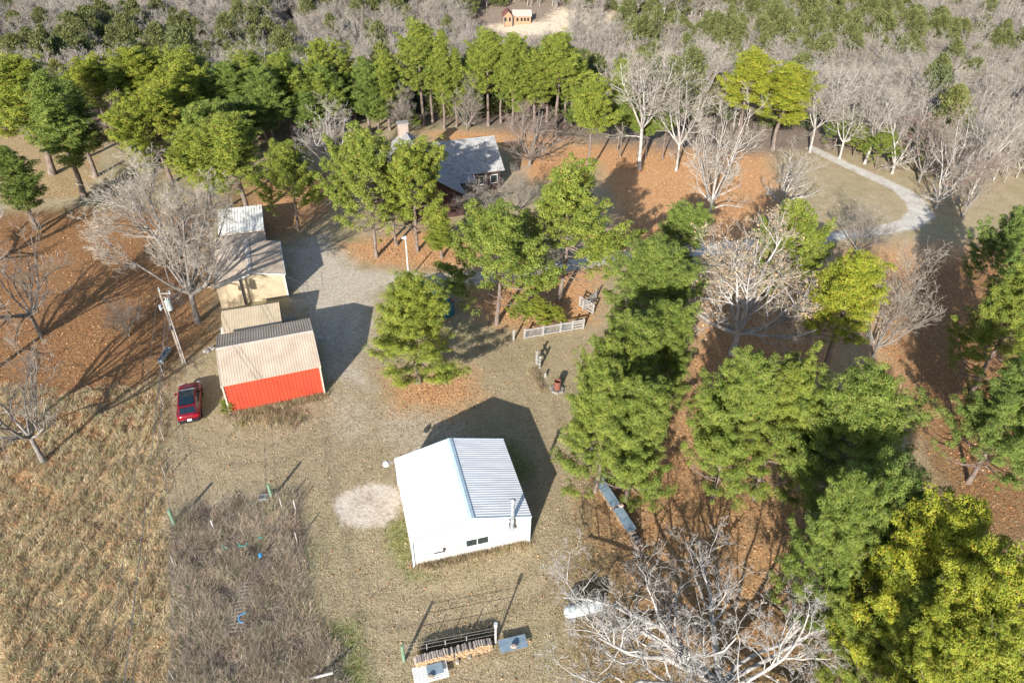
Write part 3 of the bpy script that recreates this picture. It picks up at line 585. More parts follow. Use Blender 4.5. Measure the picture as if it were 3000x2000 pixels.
one('pole', 'plaster_white', lp, lambda b: b.cyl((0, 0, 0), (0, 0, 4.9), .09, .07)); one('lamp_head', 'plaster_white', lp, lambda b: [b.cyl((0, 0, 4.9), (0, 0, 5.2), .16, .12), b.cyl((-.25, 0, 4.95), (-.25, 0, 5.1), .16)])

# ------------------------------------------------------------ dumpster full of scrap behind the centre pine
dmx, dmy = (-9.1 - 5.82) / 2 - 1.05, (63.4 + 59.33) / 2 - 1.0
dr = math.atan2(59.33 - 63.4, 3.28)
dm = empty('dumpster', (dmx, dmy, 0), dr, 'blue open dumpster with a rusty rim, heaped with scrap behind the lone pine', 'dumpster')
one('side', 'blue_paint', dm, lambda b: [b.box((0, 1.15, .8), (5.3, .08, 1.55)), b.box((0, -1.15, .8), (5.3, .08, 1.55))])
for x in (-2.69, 2.69): one('end_wall', 'blue_paint', dm, lambda b: b.box((x, 0, .8), (.08, 2.38, 1.55)))
one('floor', 'blue_paint', dm, lambda b: b.box((0, 0, .12), (5.3, 2.2, .12)))
one('rim', 'rust', dm, lambda b: [b.box((0, 1.15, 1.63), (5.5, .16, .09)), b.box((0, -1.15, 1.63), (5.5, .16, .09)), b.box((2.7, 0, 1.632), (.16, 2.14, .086)), b.box((-2.7, 0, 1.632), (.16, 2.14, .086))])
for x in (-1.8, -.6, .6, 1.8): one('stiffener', 'blue_paint', dm, lambda b: b.box((x, -1.24, .78), (.1, .1, 1.4)))
c_, s_ = math.cos(dr), math.sin(dr)
items = [('junk_white', 'white scrap panel lying in the dumpster'), ('blue_plastic', 'blue plastic scrap lying in the dumpster'), ('teal', 'teal plastic scrap lying in the dumpster'), ('cardboard', 'crumpled cardboard lying in the dumpster'), ('galvanised', 'bent grey metal scrap lying in the dumpster'), ('grey_wood', 'broken board lying in the dumpster')]
for i in range(64):
    lx, ly = random.uniform(-2.3, 2.3), random.uniform(-.85, .85); mm, lb = items[i % 6]; z = .45 + random.uniform(0, .95)
    b = MB(); dims = (random.uniform(.2, .9), random.uniform(.1, .5), random.uniform(.05, .3)) if mm != 'grey_wood' else (1.3, .12, .05)
    b.box((0, 0, 0), dims); b.v = [(x + random.uniform(-.05, .05), y + random.uniform(-.05, .05), zz + random.uniform(-.03, .03)) for x, y, zz in b.v]
    o = b.build('scrap_piece', mm); o.location = (dmx + lx * c_ - ly * s_, dmy + lx * s_ + ly * c_, z); o.rotation_euler = (random.uniform(-.5, .5), random.uniform(-.5, .5), random.uniform(0, 6.3))
    tag(o, lb, 'scrap', 'scrap heaped in the dumpster')

# ------------------------------------------------------------ white fence, gates, barrel
def rail_between(b, p, q, z, h=.12, t=.05):
    p, q = Vector((*p, 0)), Vector((*q, 0)); m = (p + q) / 2; L_ = (q - p).length; b.box((m.x, m.y, z), (L_, t, h), rz=math.atan2(q.y - p.y, q.x - p.x))
A_, B_ = G(1536, 992), G(1708, 962)
fe = tag(bpy.data.objects.new('rail_fence', None), 'weathered white rail and wire fence with an evergreen vine on it, under the pines', 'fence'); C.objects.link(fe)
fpts = [(A_[0] + (B_[0] - A_[0]) * t, A_[1] + (B_[1] - A_[1]) * t) for t in (-.18, 0, .31, .61, .81, 1)]
for p in fpts: one('post', 'white_wood', fe, lambda b: b.box((p[0], p[1], .62), (.15, .15, 1.24), rz=.3))
for p, q in zip(fpts[1:4], fpts[2:5]):
    for z in (.12, 1.0): one('rail', 'white_wood', fe, lambda b: rail_between(b, p, q, z))
    b = MB(); n = 12
    for i in range(1, n): x = p[0] + (q[0] - p[0]) * i / n; y = p[1] + (q[1] - p[1]) * i / n; b.cyl((x, y, .15), (x, y, .98), .012, n=4)
    for z in (.3, .45, .6, .75, .88): b.cyl((*p, z), (*q, z), .012, n=4)
    b.build('wire_mesh', 'galvanised', fe)
for z in (.15, .45, .75, 1.02): one('rail', 'white_wood', fe, lambda b: rail_between(b, fpts[4], fpts[5], z, .16))
def farm_gate(p, q, label, H_=1.25, bars=5):
    g = empty('farm_gate', (p[0], p[1], 0), math.atan2(q[1] - p[1], q[0] - p[0]), label, 'gate'); L_ = math.hypot(q[0] - p[0], q[1] - p[1])
    for x in (0, L_): one('stile', 'white_wood', g, lambda b: b.box((x, 0, H_ / 2 + .05), (.15, .1, H_)))
    for i in range(bars): one('rail', 'white_wood', g, lambda b: b.box((L_ / 2, -.06, .18 + i * (H_ - .2) / (bars - 1)), (L_ - .1, .04, .12)))
    one('brace', 'white_wood', g, lambda b: b.box((L_ / 2, -.1, H_ / 2 + .05), (math.hypot(L_, H_) * .9, .03, .09), ry=-math.atan2(H_, L_)))
    return g
farm_gate(G(1698, 897), G(1737, 920), 'open white wooden gate leaf standing askew under the pines')
farm_gate(G(1708, 962 - 52), G(1745, 880), 'second white gate leaf just behind the askew one')
bf = tag(bpy.data.objects.new('broken_fence', None), 'short run of broken white fence posts with dry vine on the open lawn', 'fence'); C.objects.link(bf)
b3 = [G(1572, 1065), G(1581, 1078), G(1597, 1105)]
for p, h in zip(b3, (1.5, 1.4, .5)): one('post', 'white_wood', bf, lambda b: b.box((p[0], p[1], h / 2), (.16, .16, h), rz=.3))
b3 = [G(1568, 1058), G(1582, 1084)]
for z in (.35, .75, 1.1): one('rail', 'white_wood', bf, lambda b: rail_between(b, b3[0], b3[1], z, .14))
rx_, ry_ = G(1632, 1143)
br = empty('burn_barrel', (rx_, ry_, 0), 0, 'rusty open burn barrel standing on concrete blocks on the lawn', 'barrel')
def barrel(b):
    n = 20; prof = [(.30, .2), (.30, .45), (.315, .47), (.30, .49), (.30, .78), (.315, .8), (.30, .82), (.30, 1.1), (.27, 1.1), (.27, .3)]
    b.loft([[(r * math.cos(2 * math.pi * i / n), r * math.sin(2 * math.pi * i / n), z) for i in range(n)] for r, z in prof], cap=False)
one('shell', 'rust', br, barrel); one('ash', 'soot', br, lambda b: b.cyl((0, 0, .28), (0, 0, .5), .268, n=20))
for i in range(7):
    a = i * .9; o = one('concrete_block', 'block', None, lambda b: b.box((0, 0, 0), (.4, .2, .19))); o.location = (rx_ + .48 * math.cos(a), ry_ + .45 * math.sin(a), .1); o.rotation_euler = (0, 0, a + 1.3)
    tag(o, 'concrete block laid around the foot of the burn barrel', 'block', 'blocks round the burn barrel')

# ------------------------------------------------------------ propane tank
tx, ty_ = G(1708, 1800)
pt = empty('propane_tank', (tx, ty_, 0), .27, 'silver white propane tank lying on blocks beside the white oak', 'tank')
def capsule(b):
    n = 20; R_ = .42; prof = []
    for i in range(7): a = math.pi / 2 * i / 6; prof.append((-1.0 - .34 * math.cos(a), max(.02, R_ * math.sin(a))))
    for i in range(7): a = math.pi / 2 * (1 - i / 6); prof.append((1.0 + .34 * math.cos(a), max(.02, R_ * math.sin(a))))
    b.loft([[(x, r * math.cos(2 * math.pi * i / n), .72 + r * math.sin(2 * math.pi * i / n)) for i in range(n)] for x, r in prof])
one('tank_shell', 'tank_white', pt, capsule, smooth=True); one('valve_dome', 'tank_white', pt, lambda b: b.cyl((0, 0, 1.12), (0, 0, 1.32), .17, .15, n=16), smooth=False)
for x in (-.75, .75): one('foot', 'block', pt, lambda b: b.box((x, 0, .17), (.22, .62, .34)))
one('hose', 'car_black', pt, lambda b: [b.cyl((.1, -.1, 1.2), (.22, -.38, .95), .02), b.cyl((.22, -.38, .95), (.2, -.46, .5), .02), b.cyl((.2, -.46, .5), (.5, -.4, .02), .02)])

# ------------------------------------------------------------ firewood
def log_mesh(L_, r, seed):
    rs = random.Random(seed); n = 5; an = sorted(rs.uniform(0, 2 * math.pi) for _ in range(n)); an = [i * 2 * math.pi / n + rs.uniform(-.3, .3) for i in range(n)]
    ra = [r * rs.uniform(.75, 1.2) for _ in range(n)]
    ring_ = lambda y: [(q * math.cos(a), y, q * math.sin(a)) for a, q in zip(an, ra)]
    b = MB(); b.loft([ring_(-L_ / 2), ring_(L_ / 2)]); me = bpy.data.meshes.new('firewood_log'); me.from_pydata(b.v, [], b.f)
    me.materials.append(MATS['grey_wood']); me.materials.append(MATS['log_end']); me.update()
    for p in me.polygons:
        if len(p.vertices) == n: p.material_index = 1
    return me
LOGS = [log_mesh(.46, .085, i) for i in range(8)]
def woodpile(name, label, p, q, layers, group=None, step=.145):
    L_ = math.hypot(q[0] - p[0], q[1] - p[1]); o = empty(name, (p[0], p[1], 0), math.atan2(q[1] - p[1], q[0] - p[0]), label, 'woodpile', group); n = int(L_ / step)
    for i in range(n):
        lay = layers - (1 if random.random() < .3 else 0)
        for k in range(lay):
            lg = link('firewood_log', random.choice(LOGS), o); lg.location = (i * step + .07 + (k % 2) * .05, random.uniform(-.04, .04), .09 + k * .135); lg.rotation_euler = (random.uniform(-.06, .06), random.uniform(0, 6.3), random.uniform(-.08, .08))
    return o
wa, we = G(1216, 1953), G(1446, 1893); wm = (wa[0] * .5 + we[0] * .5, wa[1] * .5 + we[1] * .5)
woodpile('firewood_stack', 'left half of the split firewood row at the lower edge of the lawn', wa, (wm[0] - .12 , wm[1] - .03), 6)
woodpile('firewood_stack', 'right half of the split firewood row, nearer the flat metal sheet', wm, we, 6)
wc, wd_ = G(1757, 1430), G(1868, 1600)
woodpile('firewood_stack', 'long low firewood row half covered by blue grey sheets along the pines', wc, wd_, 4, step=.17)
def sheet(name, label, p, q, wd, z, m, rib=True, tilt=0.):
    L_ = math.hypot(q[0] - p[0], q[1] - p[1]); b = MB()
    if rib: b.ribbed((0, -wd / 2, 0), (0, wd, 0), (-L_, 0, 0), .12, .012, .01); b.v = [(x + L_, y, zz) for x, y, zz in b.v]
    else: b.slab([(0, -wd / 2, 0), (L_, -wd / 2, 0), (L_, wd / 2, 0), (0, wd / 2, 0)], .02)
    b.v = [(x, y, zz + .03 * math.sin(x * 2.1 + y)) for x, y, zz in b.v]
    o = b.build(name, m); o.location = (p[0], p[1], z); o.rotation_euler = (tilt, 0, math.atan2(q[1] - p[1], q[0] - p[0])); return tag(o, label, 'metal sheet')
t = lambda a: (wc[0] + (wd_[0] - wc[0]) * a, wc[1] + (wd_[1] - wc[1]) * a)
sheet('cover_sheet', 'blue grey sheet over the upper end of the long firewood row', t(-.06), t(.42), .75, .72, 'tarp_blue', False)
sheet('cover_sheet', 'blue grey sheet over the middle of the long firewood row', t(.46), t(.84), .75, .72, 'tarp_blue', False)
sheet('metal_sheet', 'rounded pale blue sheet on the grass right of the split firewood', G(1463, 1902), G(1542, 1882), .85, .35, 'tarp_blue', False)
sheet('metal_sheet', 'corrugated tin sheet at the bottom edge below the split firewood', G(1212, 1990), G(1312, 1962), 1.1, .3, 'shed_white')
sheet('metal_sheet', 'smaller blue panel on top of the bottom corrugated tin sheet', G(1252, 1976), G(1298, 1963), .7, .42, 'tarp_blue', False)
for (px, py), lb in (((1505, 1893), 'stone weighing down the rounded pale blue sheet'), ((1262, 1982), 'stone weighing down the corrugated tin sheet'), ((1818, 1490), 'stone weighing down the sheet over the long firewood row')):
    g = G(px, py, .45); o = one('stone', 'brick_pale', None, lambda b: b.loft([[(r * math.cos(i * math.pi / 3) * 1.4, r * math.sin(i * math.pi / 3), z) for i in range(6)] for r, z in ((.13, 0), (.17, .08), (.1, .17))])); o.location = (g[0], g[1], .42 if py != 1490 else .75); tag(o, lb, 'stone')
for i, (px, py) in enumerate(((1375, 1925), (1340, 1940), (1292, 1945))):
    g = G(px, py); o = one('wood_chunk', 'grey_wood', None, lambda b: b.cyl((0, 0, 0), (0, 0, .25), .13, .11, n=8)); o.location = (*g, 0); tag(o, 'short chunk of wood on the grass below the firewood row', 'wood chunk', 'wood chunks by the firewood')

# ------------------------------------------------------------ vine trellis behind the firewood
pa, pb = G(1184, 1935), G(1452, 1882)
tl = tag(bpy.data.objects.new('vine_trellis', None), 'two post wire trellis with dead vines behind the split firewood', 'trellis'); C.objects.link(tl)
one('post', 'green_steel', tl, lambda b: b.cyl((*pa, 0), (*pa, 1.75), .11, .1)); one('post', 'plaster_white', tl, lambda b: b.cyl((*pb, 0), (*pb, 2.1), .07, .06)); one('insulator', 'insulator', tl, lambda b: b.cyl((*pb, 1.85), (*pb, 2.15), .12))
for z in (1.0, 1.4, 1.7): one('trellis_wire', 'wire', tl, lambda b: b.cyl((*pa, z), (*pb, z), .012, n=5))
for t_ in (.25, .45, .68): x = pa[0] + (pb[0] - pa[0]) * t_; y = pa[1] + (pb[1] - pa[1]) * t_ + .1; one('stake', 'white_wood', tl, lambda b: b.cyl((x, y, 0), (x, y, 1.2), .03))

# ------------------------------------------------------------ garden plot bits, field fence
def post_obj(nm, label, px, py, h, r, m, cat='post', lean=0.):
    g = G(px, py); o = one(nm, m, None, lambda b: b.cyl((0, 0, 0), (0, 0, h), r, r * .9, n=10)); o.location = (*g, 0); o.rotation_euler = (0, lean, 0); return tag(o, label, cat)
post_obj('wood_post', 'thick greenish corner post at the top of the weedy garden plot', 797, 1460, 1.6, .12, 'green_steel')
post_obj('wood_post', 'thick greenish corner post of the field fence', 512, 1537, 1.7, .13, 'green_steel')
post_obj('plastic_pipe', 'white plastic pipe standing at the left of the garden plot', 627, 1550, 1.0, .05, 'plaster_white', 'pipe')
post_obj('thin_post', 'thin pale post right of the thick green garden post', 828, 1492, 1.3, .05, 'white_wood')
post_obj('thin_post', 'white topped stake at the upper right of the garden plot', 866, 1492, 1.0, .045, 'plaster_white')
post_obj('thin_post', 'grey stake halfway down the right edge of the garden plot', 872, 1590, 1.2, .045, 'white_wood')
post_obj('fallen_post', 'pale post leaning over at the lower right of the garden plot', 895, 1990, 2.0, .09, 'white_wood', 'post', 1.1)
g = G(774, 1462); cr = empty('plastic_crate', (*g, 0), .15, 'grey slotted plastic crate beside the thick green garden post', 'crate')
one('shell', 'galvanised', cr, lambda b: [b.box((0, .22, .16), (.62, .03, .32)), b.box((0, -.22, .16), (.62, .03, .32)), b.box((.31, 0, .16), (.03, .41, .32)), b.box((-.31, 0, .16), (.03, .41, .32)), b.box((0, 0, .02), (.6, .4, .03))])
for i in range(4): one('divider', 'galvanised', cr, lambda b: b.box((-.2 + i * .13, 0, .27), (.04, .41, .06)))
def hose(nm, label, px, py, r, a0, a1, m, z=.45, rr=.035, cat='hose'):
    g = G(px, py, z); P = np.array([(g[0] + r * math.cos(a), g[1] + r * math.sin(a), z + .03 * math.sin(3 * a)) for a in np.linspace(a0, a1, 14)])
    V, F = tubes(P[:-1], P[1:], np.full(13, rr), np.full(13, rr), 6); tag(link(nm, fastmesh(nm, V, F, [m])), label, cat)
hose('hose_loop', 'teal hose loop showing in the weeds of the garden plot', 712, 1588, .32, 3.3, 6.2, 'teal')
hose('hose_loop', 'short teal hose piece right of the teal loop in the weeds', 758, 1580, .22, .3, 2.2, 'teal')
hose('hose_loop', 'faint green hose piece left of the teal loop in the weeds', 665, 1592, .35, 3.4, 5.2, 'teal', rr=.02)
hose('hose_coil', 'bright blue hose coil lying inside the wire cage', 715, 1808, .33, 1.5, 4.9, 'blue_plastic', .5, .05)
g = G(763, 1627, .4); o = one('plastic_jug', 'blue_plastic', None, lambda b: [b.cyl((0, 0, 0), (0, 0, .22), .12), b.cyl((0, 0, .22), (0, 0, .3), .04)]); o.location = (*g, .35); tag(o, 'small blue plastic jug in the weeds above the wire cage', 'jug')
g0 = G(718, 1800); cg = empty('wire_cage', (*g0, 0), .1, 'arched wire garden cage over brown weeds in the plot', 'cage')
b = MB()
for k in range(14):
    y = -1.7 + k * .26
    pts = [(-1.0 * math.cos(a), y, 1.0 * math.sin(a)) for a in np.linspace(0, math.pi, 9)]
    for p, q in zip(pts, pts[1:]): b.cyl(p, q, .006, n=4, cap=False)
for a in np.linspace(.2, math.pi - .2, 11): b.cyl((-1.0 * math.cos(a), -1.7, math.sin(a)), (-1.0 * math.cos(a), 1.7, math.sin(a)), .006, n=4)
b.build('hoop', 'wire', cg)
FL = [G(487, 1035), G(480, 1100), G(481, 1290), G(486, 1400), G(512, 1537), G(513, 1660), G(514, 1800), G(512, 1995), (-17.5, 12)]
ff = tag(bpy.data.objects.new('field_fence', None), 'long wire fence on thin posts along the edge of the tall grass field', 'fence'); C.objects.link(ff)
for p, q in zip(FL, FL[1:]):
    n = max(1, int(math.hypot(q[0] - p[0], q[1] - p[1]) / 3))
    for i in range(n): x, y = p[0] + (q[0] - p[0]) * i / n, p[1] + (q[1] - p[1]) * i / n; one('fence_post', 'grey_wood', ff, lambda b: b.cyl((x, y, 0), (x + random.uniform(-.05, .05), y, 1.25), .04, n=6))
    one('fence_wire', 'wire', ff, lambda b: [b.cyl((*p, z), (*q, z), .008, n=4) for z in (.3, .6, .9, 1.15)])
g = G(483, 1040, .3); tg = empty('feed_trough', (*g, 0), rad(88), 'long narrow galvanised trough beside the utility pole', 'trough')
one('basin', 'galvanised', tg, lambda b: [b.box((0, 0, .2), (2.0, .4, .03)), b.box((0, .2, .35), (2.0, .03, .3)), b.box((0, -.2, .35), (2.0, .03, .3)), b.box((1, 0, .35), (.03, .4, .3)), b.box((-1, 0, .35), (.03, .4, .3))])
for x in (-.8, .8): one('leg', 'galvanised', tg, lambda b: b.box((x, 0, .1), (.06, .4, .2)))
for (px, py), lb in (((606, 1030), 'pale stone in the leaves left of the red barn'), ((622, 1022), 'second pale stone nearer the red barn corner'), ((1880, 1430), 'pale stone under the right hand pines')):
    g = G(px, py); o = one('stone', 'block', None, lambda b: b.loft([[(r * math.cos(i * math.pi / 4) * 1.3, r * math.sin(i * math.pi / 4), z) for i in range(8)] for r, z in ((.25, -.05), (.3, .12), (.17, .26))])); o.location = (*g, 0); tag(o, lb, 'stone')
g = G(940, 996); o = one('bucket', 'junk_white', None, lambda b: b.cyl((0, 0, 0), (0, 0, .3), .13, .16, n=12)); o.location = (*g, 0); tag(o, 'white bucket on the shaded gravel right of the red barn', 'bucket')
g = G(850, 938); pl = empty('pallet', (*g, 0), .3, 'grey and orange pallet heap in the gap right of the cream shed', 'pallet')
for i in range(5): one('board', 'grey_wood', pl, lambda b: b.box((0, -.4 + i * .2, .14 ), (1.2, .12, .025)))
for x in (-.5, 0, .5): one('bearer', 'grey_wood', pl, lambda b: b.box((x, 0, .06), (.08, .95, .1)))

# ------------------------------------------------------------ tree makers
def pine_meshes(seed, H_=12., R_=4., base=.25, lean=.0, open_=0., tuft=6, topflat=2.2, nneed=9, spacing=.38, low=.65, whorl=.42, fine=1., lobe=1.):
    rs = np.random.RandomState(seed); seg = []; puffs = []
    def tx(z): return np.array([lean * z + .12 * math.sin(z * .5 + seed), .12 * math.cos(z * .6 + seed * 2), z])
    zs = np.linspace(0, H_ * .97, 12); r0 = .014 * H_ + .02
    rr = lambda z: r0 * (1 - z / H_) ** .8 + .02
    for a, b in zip(zs, zs[1:]): seg.append((tx(a), tx(b), rr(a) * (1.35 if a == 0 else 1), rr(b)))
    z = H_ * base; ang = rs.uniform(0, 6.28); lob = [(rs.uniform(0, 6.28), rs.uniform(.12, .3), rs.uniform(2, 3.99)) for _ in range(3)]
    while z < H_ * .985:
        u = (z - H_ * base) / (H_ * (1 - base)); prof = max(.05, (1 - u ** topflat)) ** .62 * (low + (1 - low) * min(1, u / .22))
        for k in range(rs.randint(4, 7)):
            ang += 2.399 + rs.uniform(-.4, .4)
            if rs.rand() < open_ * (1 - u): continue
            f = 1 + lobe * sum(a_ * math.sin(ang * int(n_) + p_ + z * .5) for p_, a_, n_ in lob)
            L_ = R_ * prof * f * rs.uniform(.72, 1.08); L_ = max(.35, L_)
            up = .05 + .75 * u + rs.uniform(-.12, .12); d = np.array([math.cos(ang), math.sin(ang), up]); d /= np.linalg.norm(d); side = np.array([-math.sin(ang), math.cos(ang), 0])
            p0 = tx(z); n = 4; pts = [p0 + d * L_ * t + np.array([0, 0, (.22 * L_ * t * t - .12 * L_ * math.sin(math.pi * t))]) for t in np.linspace(0, 1, n + 1)]
            br = .012 * L_ + .012
            if u > .3 or rs.rand() < .35:
              for i in range(n): seg.append((pts[i], pts[i + 1], br * (1 - i / n) + .008, br * (1 - (i + 1) / n) + .008))
            t = max(.25, 1 - 2.6 / L_)
            while t <= 1.02:
                q = p0 + d * L_ * t + np.array([0, 0, .22 * L_ * t * t - .12 * L_ * math.sin(math.pi * t)]); wd = .36 * L_ * (1.05 - t) + .22
                m = 1 + int(wd / .34)
                for s_ in range(-m, m + 1):
                    if rs.rand() < .22: continue
                    puffs.append(q + side * (s_ * wd / max(1, m)) * rs.uniform(.7, 1.2) + rs.normal(size=3) * .12 + d * rs.uniform(-.1, .25) - abs(s_) * d * .12)
                t += spacing / L_
        z += whorl * rs.uniform(.8, 1.2)
    puffs = np.array(puffs); N = len(puffs); nn = tuft * nneed
    rad_ = np.hypot(puffs[:, 0] - lean * puffs[:, 2], puffs[:, 1]); pri = rad_ / R_ + 1.1 * puffs[:, 2] / H_ + rs.uniform(0, .45, N); NP = 1750 if fine < 1 else 1150
    if N > NP: puffs = puffs[np.argsort(-pri)[:NP]]; N = NP
    pc = np.repeat(rs.uniform(0, 1, N), nn); M = N * nn; pr = np.repeat(rs.uniform(.17, .36, N), nn)
    o = rs.normal(size=(M, 3)); o[:, 2] = np.abs(o[:, 2]) * 1.2 - .15; o /= np.linalg.norm(o, axis=1, keepdims=True)
    c = np.repeat(puffs, nn, 0) + o * pr[:, None] * rs.uniform(.75, 1.05, (M, 1)) * np.array([1.15, 1.15, .8])
    nr = o + rs.normal(size=(M, 3)) * .3; t_ = np.cross(nr, rs.normal(size=(M, 3))) + o * .35; t_ /= np.linalg.norm(t_, axis=1, keepdims=True)
    pp_ = np.cross(nr, t_); pp_ /= np.linalg.norm(pp_, axis=1, keepdims=True); ln_ = rs.uniform(.14, .26, (M, 1)) * fine; wd_ = rs.uniform(.026, .048, (M, 1)) * fine
    V = np.stack([c - pp_ * wd_, c + pp_ * wd_, c + t_ * ln_], 1).reshape(-1, 3); F = np.arange(3 * M).reshape(-1, 3)
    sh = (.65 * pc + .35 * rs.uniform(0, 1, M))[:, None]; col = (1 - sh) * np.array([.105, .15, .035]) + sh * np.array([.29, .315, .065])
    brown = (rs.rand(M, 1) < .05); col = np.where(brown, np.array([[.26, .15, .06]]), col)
    crown = fastmesh('crown', V, F, ['needles'], col=np.repeat(col, 3, 0))
    a, b, c0, c1 = map(np.array, zip(*seg)); Vt, Ft = tubes(a, b, c0, c1, 6)
    return fastmesh('trunk', Vt, Ft, ['bark_pine'], smooth=True), crown

def bare_meshes(seed, H_=12., R_=6., trunk=.2, limbs=7, spread_=.9, gnarl=.25, levels=4, twig='twig_pale', bark='bark_pale', tr=.32, kids=(6, 5, 4), leaf=0, upcurve=.25, tw=.011, leafcol=(.36, .20, .11)):
    rs = np.random.RandomState(seed); big, small, tips = [], [], []
    def grow(p, d, L_, r, lev):
        n = (7, 6, 4, 3, 2)[lev]; kid = kids[lev] if lev < len(kids) else 0; dest = big if lev < 2 else small; sl = L_ / n; r1 = max(tw, r * .25)
        ks = sorted(rs.uniform(.22, .98, kid)); ki = 0; side = 1
        for i in range(n):
            d = d + rs.normal(size=3) * gnarl * (.55 if lev == 0 else 1) + np.array([0, 0, upcurve * (.35 if lev else .5) * (1 if lev < 3 else .4)]); d /= np.linalg.norm(d)
            q = p + d * sl; ra = r + (r1 - r) * i / n; rb_ = r + (r1 - r) * (i + 1) / n
            dest.append((p, q, ra, rb_))
            while ki < kid and ks[ki] < (i + 1) / n:
                t = ks[ki] * n - i; b = p + (q - p) * t; rk = r + (r1 - r) * ks[ki]
                perp = np.cross(d, rs.normal(size=3)); perp /= np.linalg.norm(perp) + 1e-9
                a = rs.uniform(.55, 1.05); dk = d * math.cos(a) + perp * math.sin(a)
                if dk[2] < -.25: dk[2] *= .2
                grow(b, dk / np.linalg.norm(dk), L_ * (1 - ks[ki] * .45) * rs.uniform(.42, .68), max(tw, rk * rs.uniform(.5, .7)), lev + 1); ki += 1
            p = q
        if lev >= 3: tips.append(p)
    tp = np.array([0., 0, 0]); n = 5; tl = H_ * trunk; td = np.array([rs.uniform(-.06, .06), rs.uniform(-.06, .06), 1.])
    for i in range(n):
        q = tp + td * tl / n; big.append((tp, q, tr * (1.45 - .45 * min(1, i / 1.5)) if i < 2 else tr * (1.0 - .03 * i), tr * (1.1 if i == 0 else 1 - .03 * i))); tp = q
        if i >= 3 and limbs > 3:
            a = rs.uniform(0, 6.28); grow(tp, np.array([math.cos(a), math.sin(a), .35]) / 1.06, R_ * .75, tr * .4, 1)
    a0 = rs.uniform(0, 6.28)
    for k in range(limbs):
        a = a0 + k * 2.399; el = rs.uniform(.15, 1.) if k else .2
        d = np.array([math.cos(a) * spread_ * el * 1.2, math.sin(a) * spread_ * el * 1.2, 1.05 - .62 * el * spread_]); d /= np.linalg.norm(d)
        grow(tp, d, math.hypot(H_ * (1 - trunk) * abs(d[2]), R_ * 1.0 * math.hypot(d[0], d[1])) * rs.uniform(.85, 1.1), tr * rs.uniform(.42, .7), 0)
    allp = np.array([s[1] for s in big + small]); zmax = np.percentile(allp[:, 2], 99.5); rmax = np.percentile(np.hypot(allp[:, 0], allp[:, 1]), 97)
    sc = np.array([R_ / rmax, R_ / rmax, H_ / zmax])
    def mk(nm, L_, m, n):
        a, b, c0, c1 = map(np.array, zip(*L_)); V, F = tubes(a * sc, b * sc, c0, c1, n); return fastmesh(nm, V, F, [m], smooth=True)
    res = [mk('trunk', big, bark, 6), mk('crown', small, twig, 3)]
    if leaf:
        c = np.array(tips); c = c[rs.rand(len(c)) < leaf]; c = np.repeat(c * sc, 2, 0) + rs.normal(size=(len(c) * 2, 3)) * .12
        V, F = quads_at(c, rs.uniform(.13, .22, len(c)), rs, 1.5); sh = rs.uniform(.6, 1.3, (len(c), 1)); res.append(fastmesh('dead_leaves', V, F, ['dead_leaf'], col=np.repeat(np.array([leafcol]) * sh, 4, 0)))
    return res

PV = {'wide': pine_meshes(3, 11.5, 4.6, .22, low=1.0, topflat=.8, tuft=9, nneed=10, fine=.66), 'round': pine_meshes(5, 12, 4.2, .2, topflat=2.6, low=.75, tuft=6),
      'round2': pine_meshes(8, 12, 4.0, .2, topflat=2.0, low=.8, tuft=6), 'tall': pine_meshes(13, 15, 3.2, .36, topflat=2.2, open_=.12, tuft=6, whorl=.5),
      'tall2': pine_meshes(17, 15, 3.0, .42, topflat=2.8, open_=.2, tuft=6, whorl=.5), 'high': pine_meshes(21, 13, 3.4, .55, topflat=2.6, open_=.1, tuft=6),
      'thin': pine_meshes(29, 14, 2.8, .3, topflat=1.6, open_=.42, tuft=5, whorl=.55)}
PV['near'] = pine_meshes(33, 12, 4.0, .12, topflat=2.3, low=.75, tuft=10, nneed=10, fine=.66); PV['near2'] = pine_meshes(37, 12, 4.1, .14, topflat=1.9, low=.85, tuft=10, nneed=10, fine=.66)
PD = {'near': (12, 4.0), 'near2': (12, 4.1), 'wide': (11.5, 4.4), 'round': (12, 4.2), 'round2': (12, 4.0), 'tall': (15, 3.2), 'tall2': (15, 3.0), 'high': (13, 3.4), 'thin': (14, 2.8)}
PTS = []                                   # crowns kept clear for the random woods
def solve_h(ax, ay, by):                   # height of an upright tree whose tip and foot are sighted
    lo, hi = .5, 40
    for _ in range(40):
        h = (lo + hi) / 2; x, y = GD(ax, ay, h); z0 = float(terr(x, y)); f = PJ(x, y, min(z0, 0))[1] / K
        if f > by: hi = h                  # taller means nearer, foot lower in view
        else: lo = h
    return h
def place_tree(ax, ay, by, rpx):
    h = solve_h(ax, ay, by)
    x, y = GD(ax, ay, h); z0 = float(terr(x, y)); dist = math.sqrt(x * x + y * y + (CAMZ - h * .6) ** 2); return x, y, z0, h - z0, rpx * dist * K / FPX
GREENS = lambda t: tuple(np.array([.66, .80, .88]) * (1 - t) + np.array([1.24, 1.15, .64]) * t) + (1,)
def pine(ax, ay, by, rpx, var, hue, label, group=None, cat='tree'):
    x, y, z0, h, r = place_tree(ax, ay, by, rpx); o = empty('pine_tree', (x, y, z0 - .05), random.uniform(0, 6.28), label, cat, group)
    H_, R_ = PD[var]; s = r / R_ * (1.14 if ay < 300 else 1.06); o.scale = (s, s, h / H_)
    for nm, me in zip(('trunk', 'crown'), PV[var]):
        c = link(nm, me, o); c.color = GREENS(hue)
    PTS.append((x, y)); return o
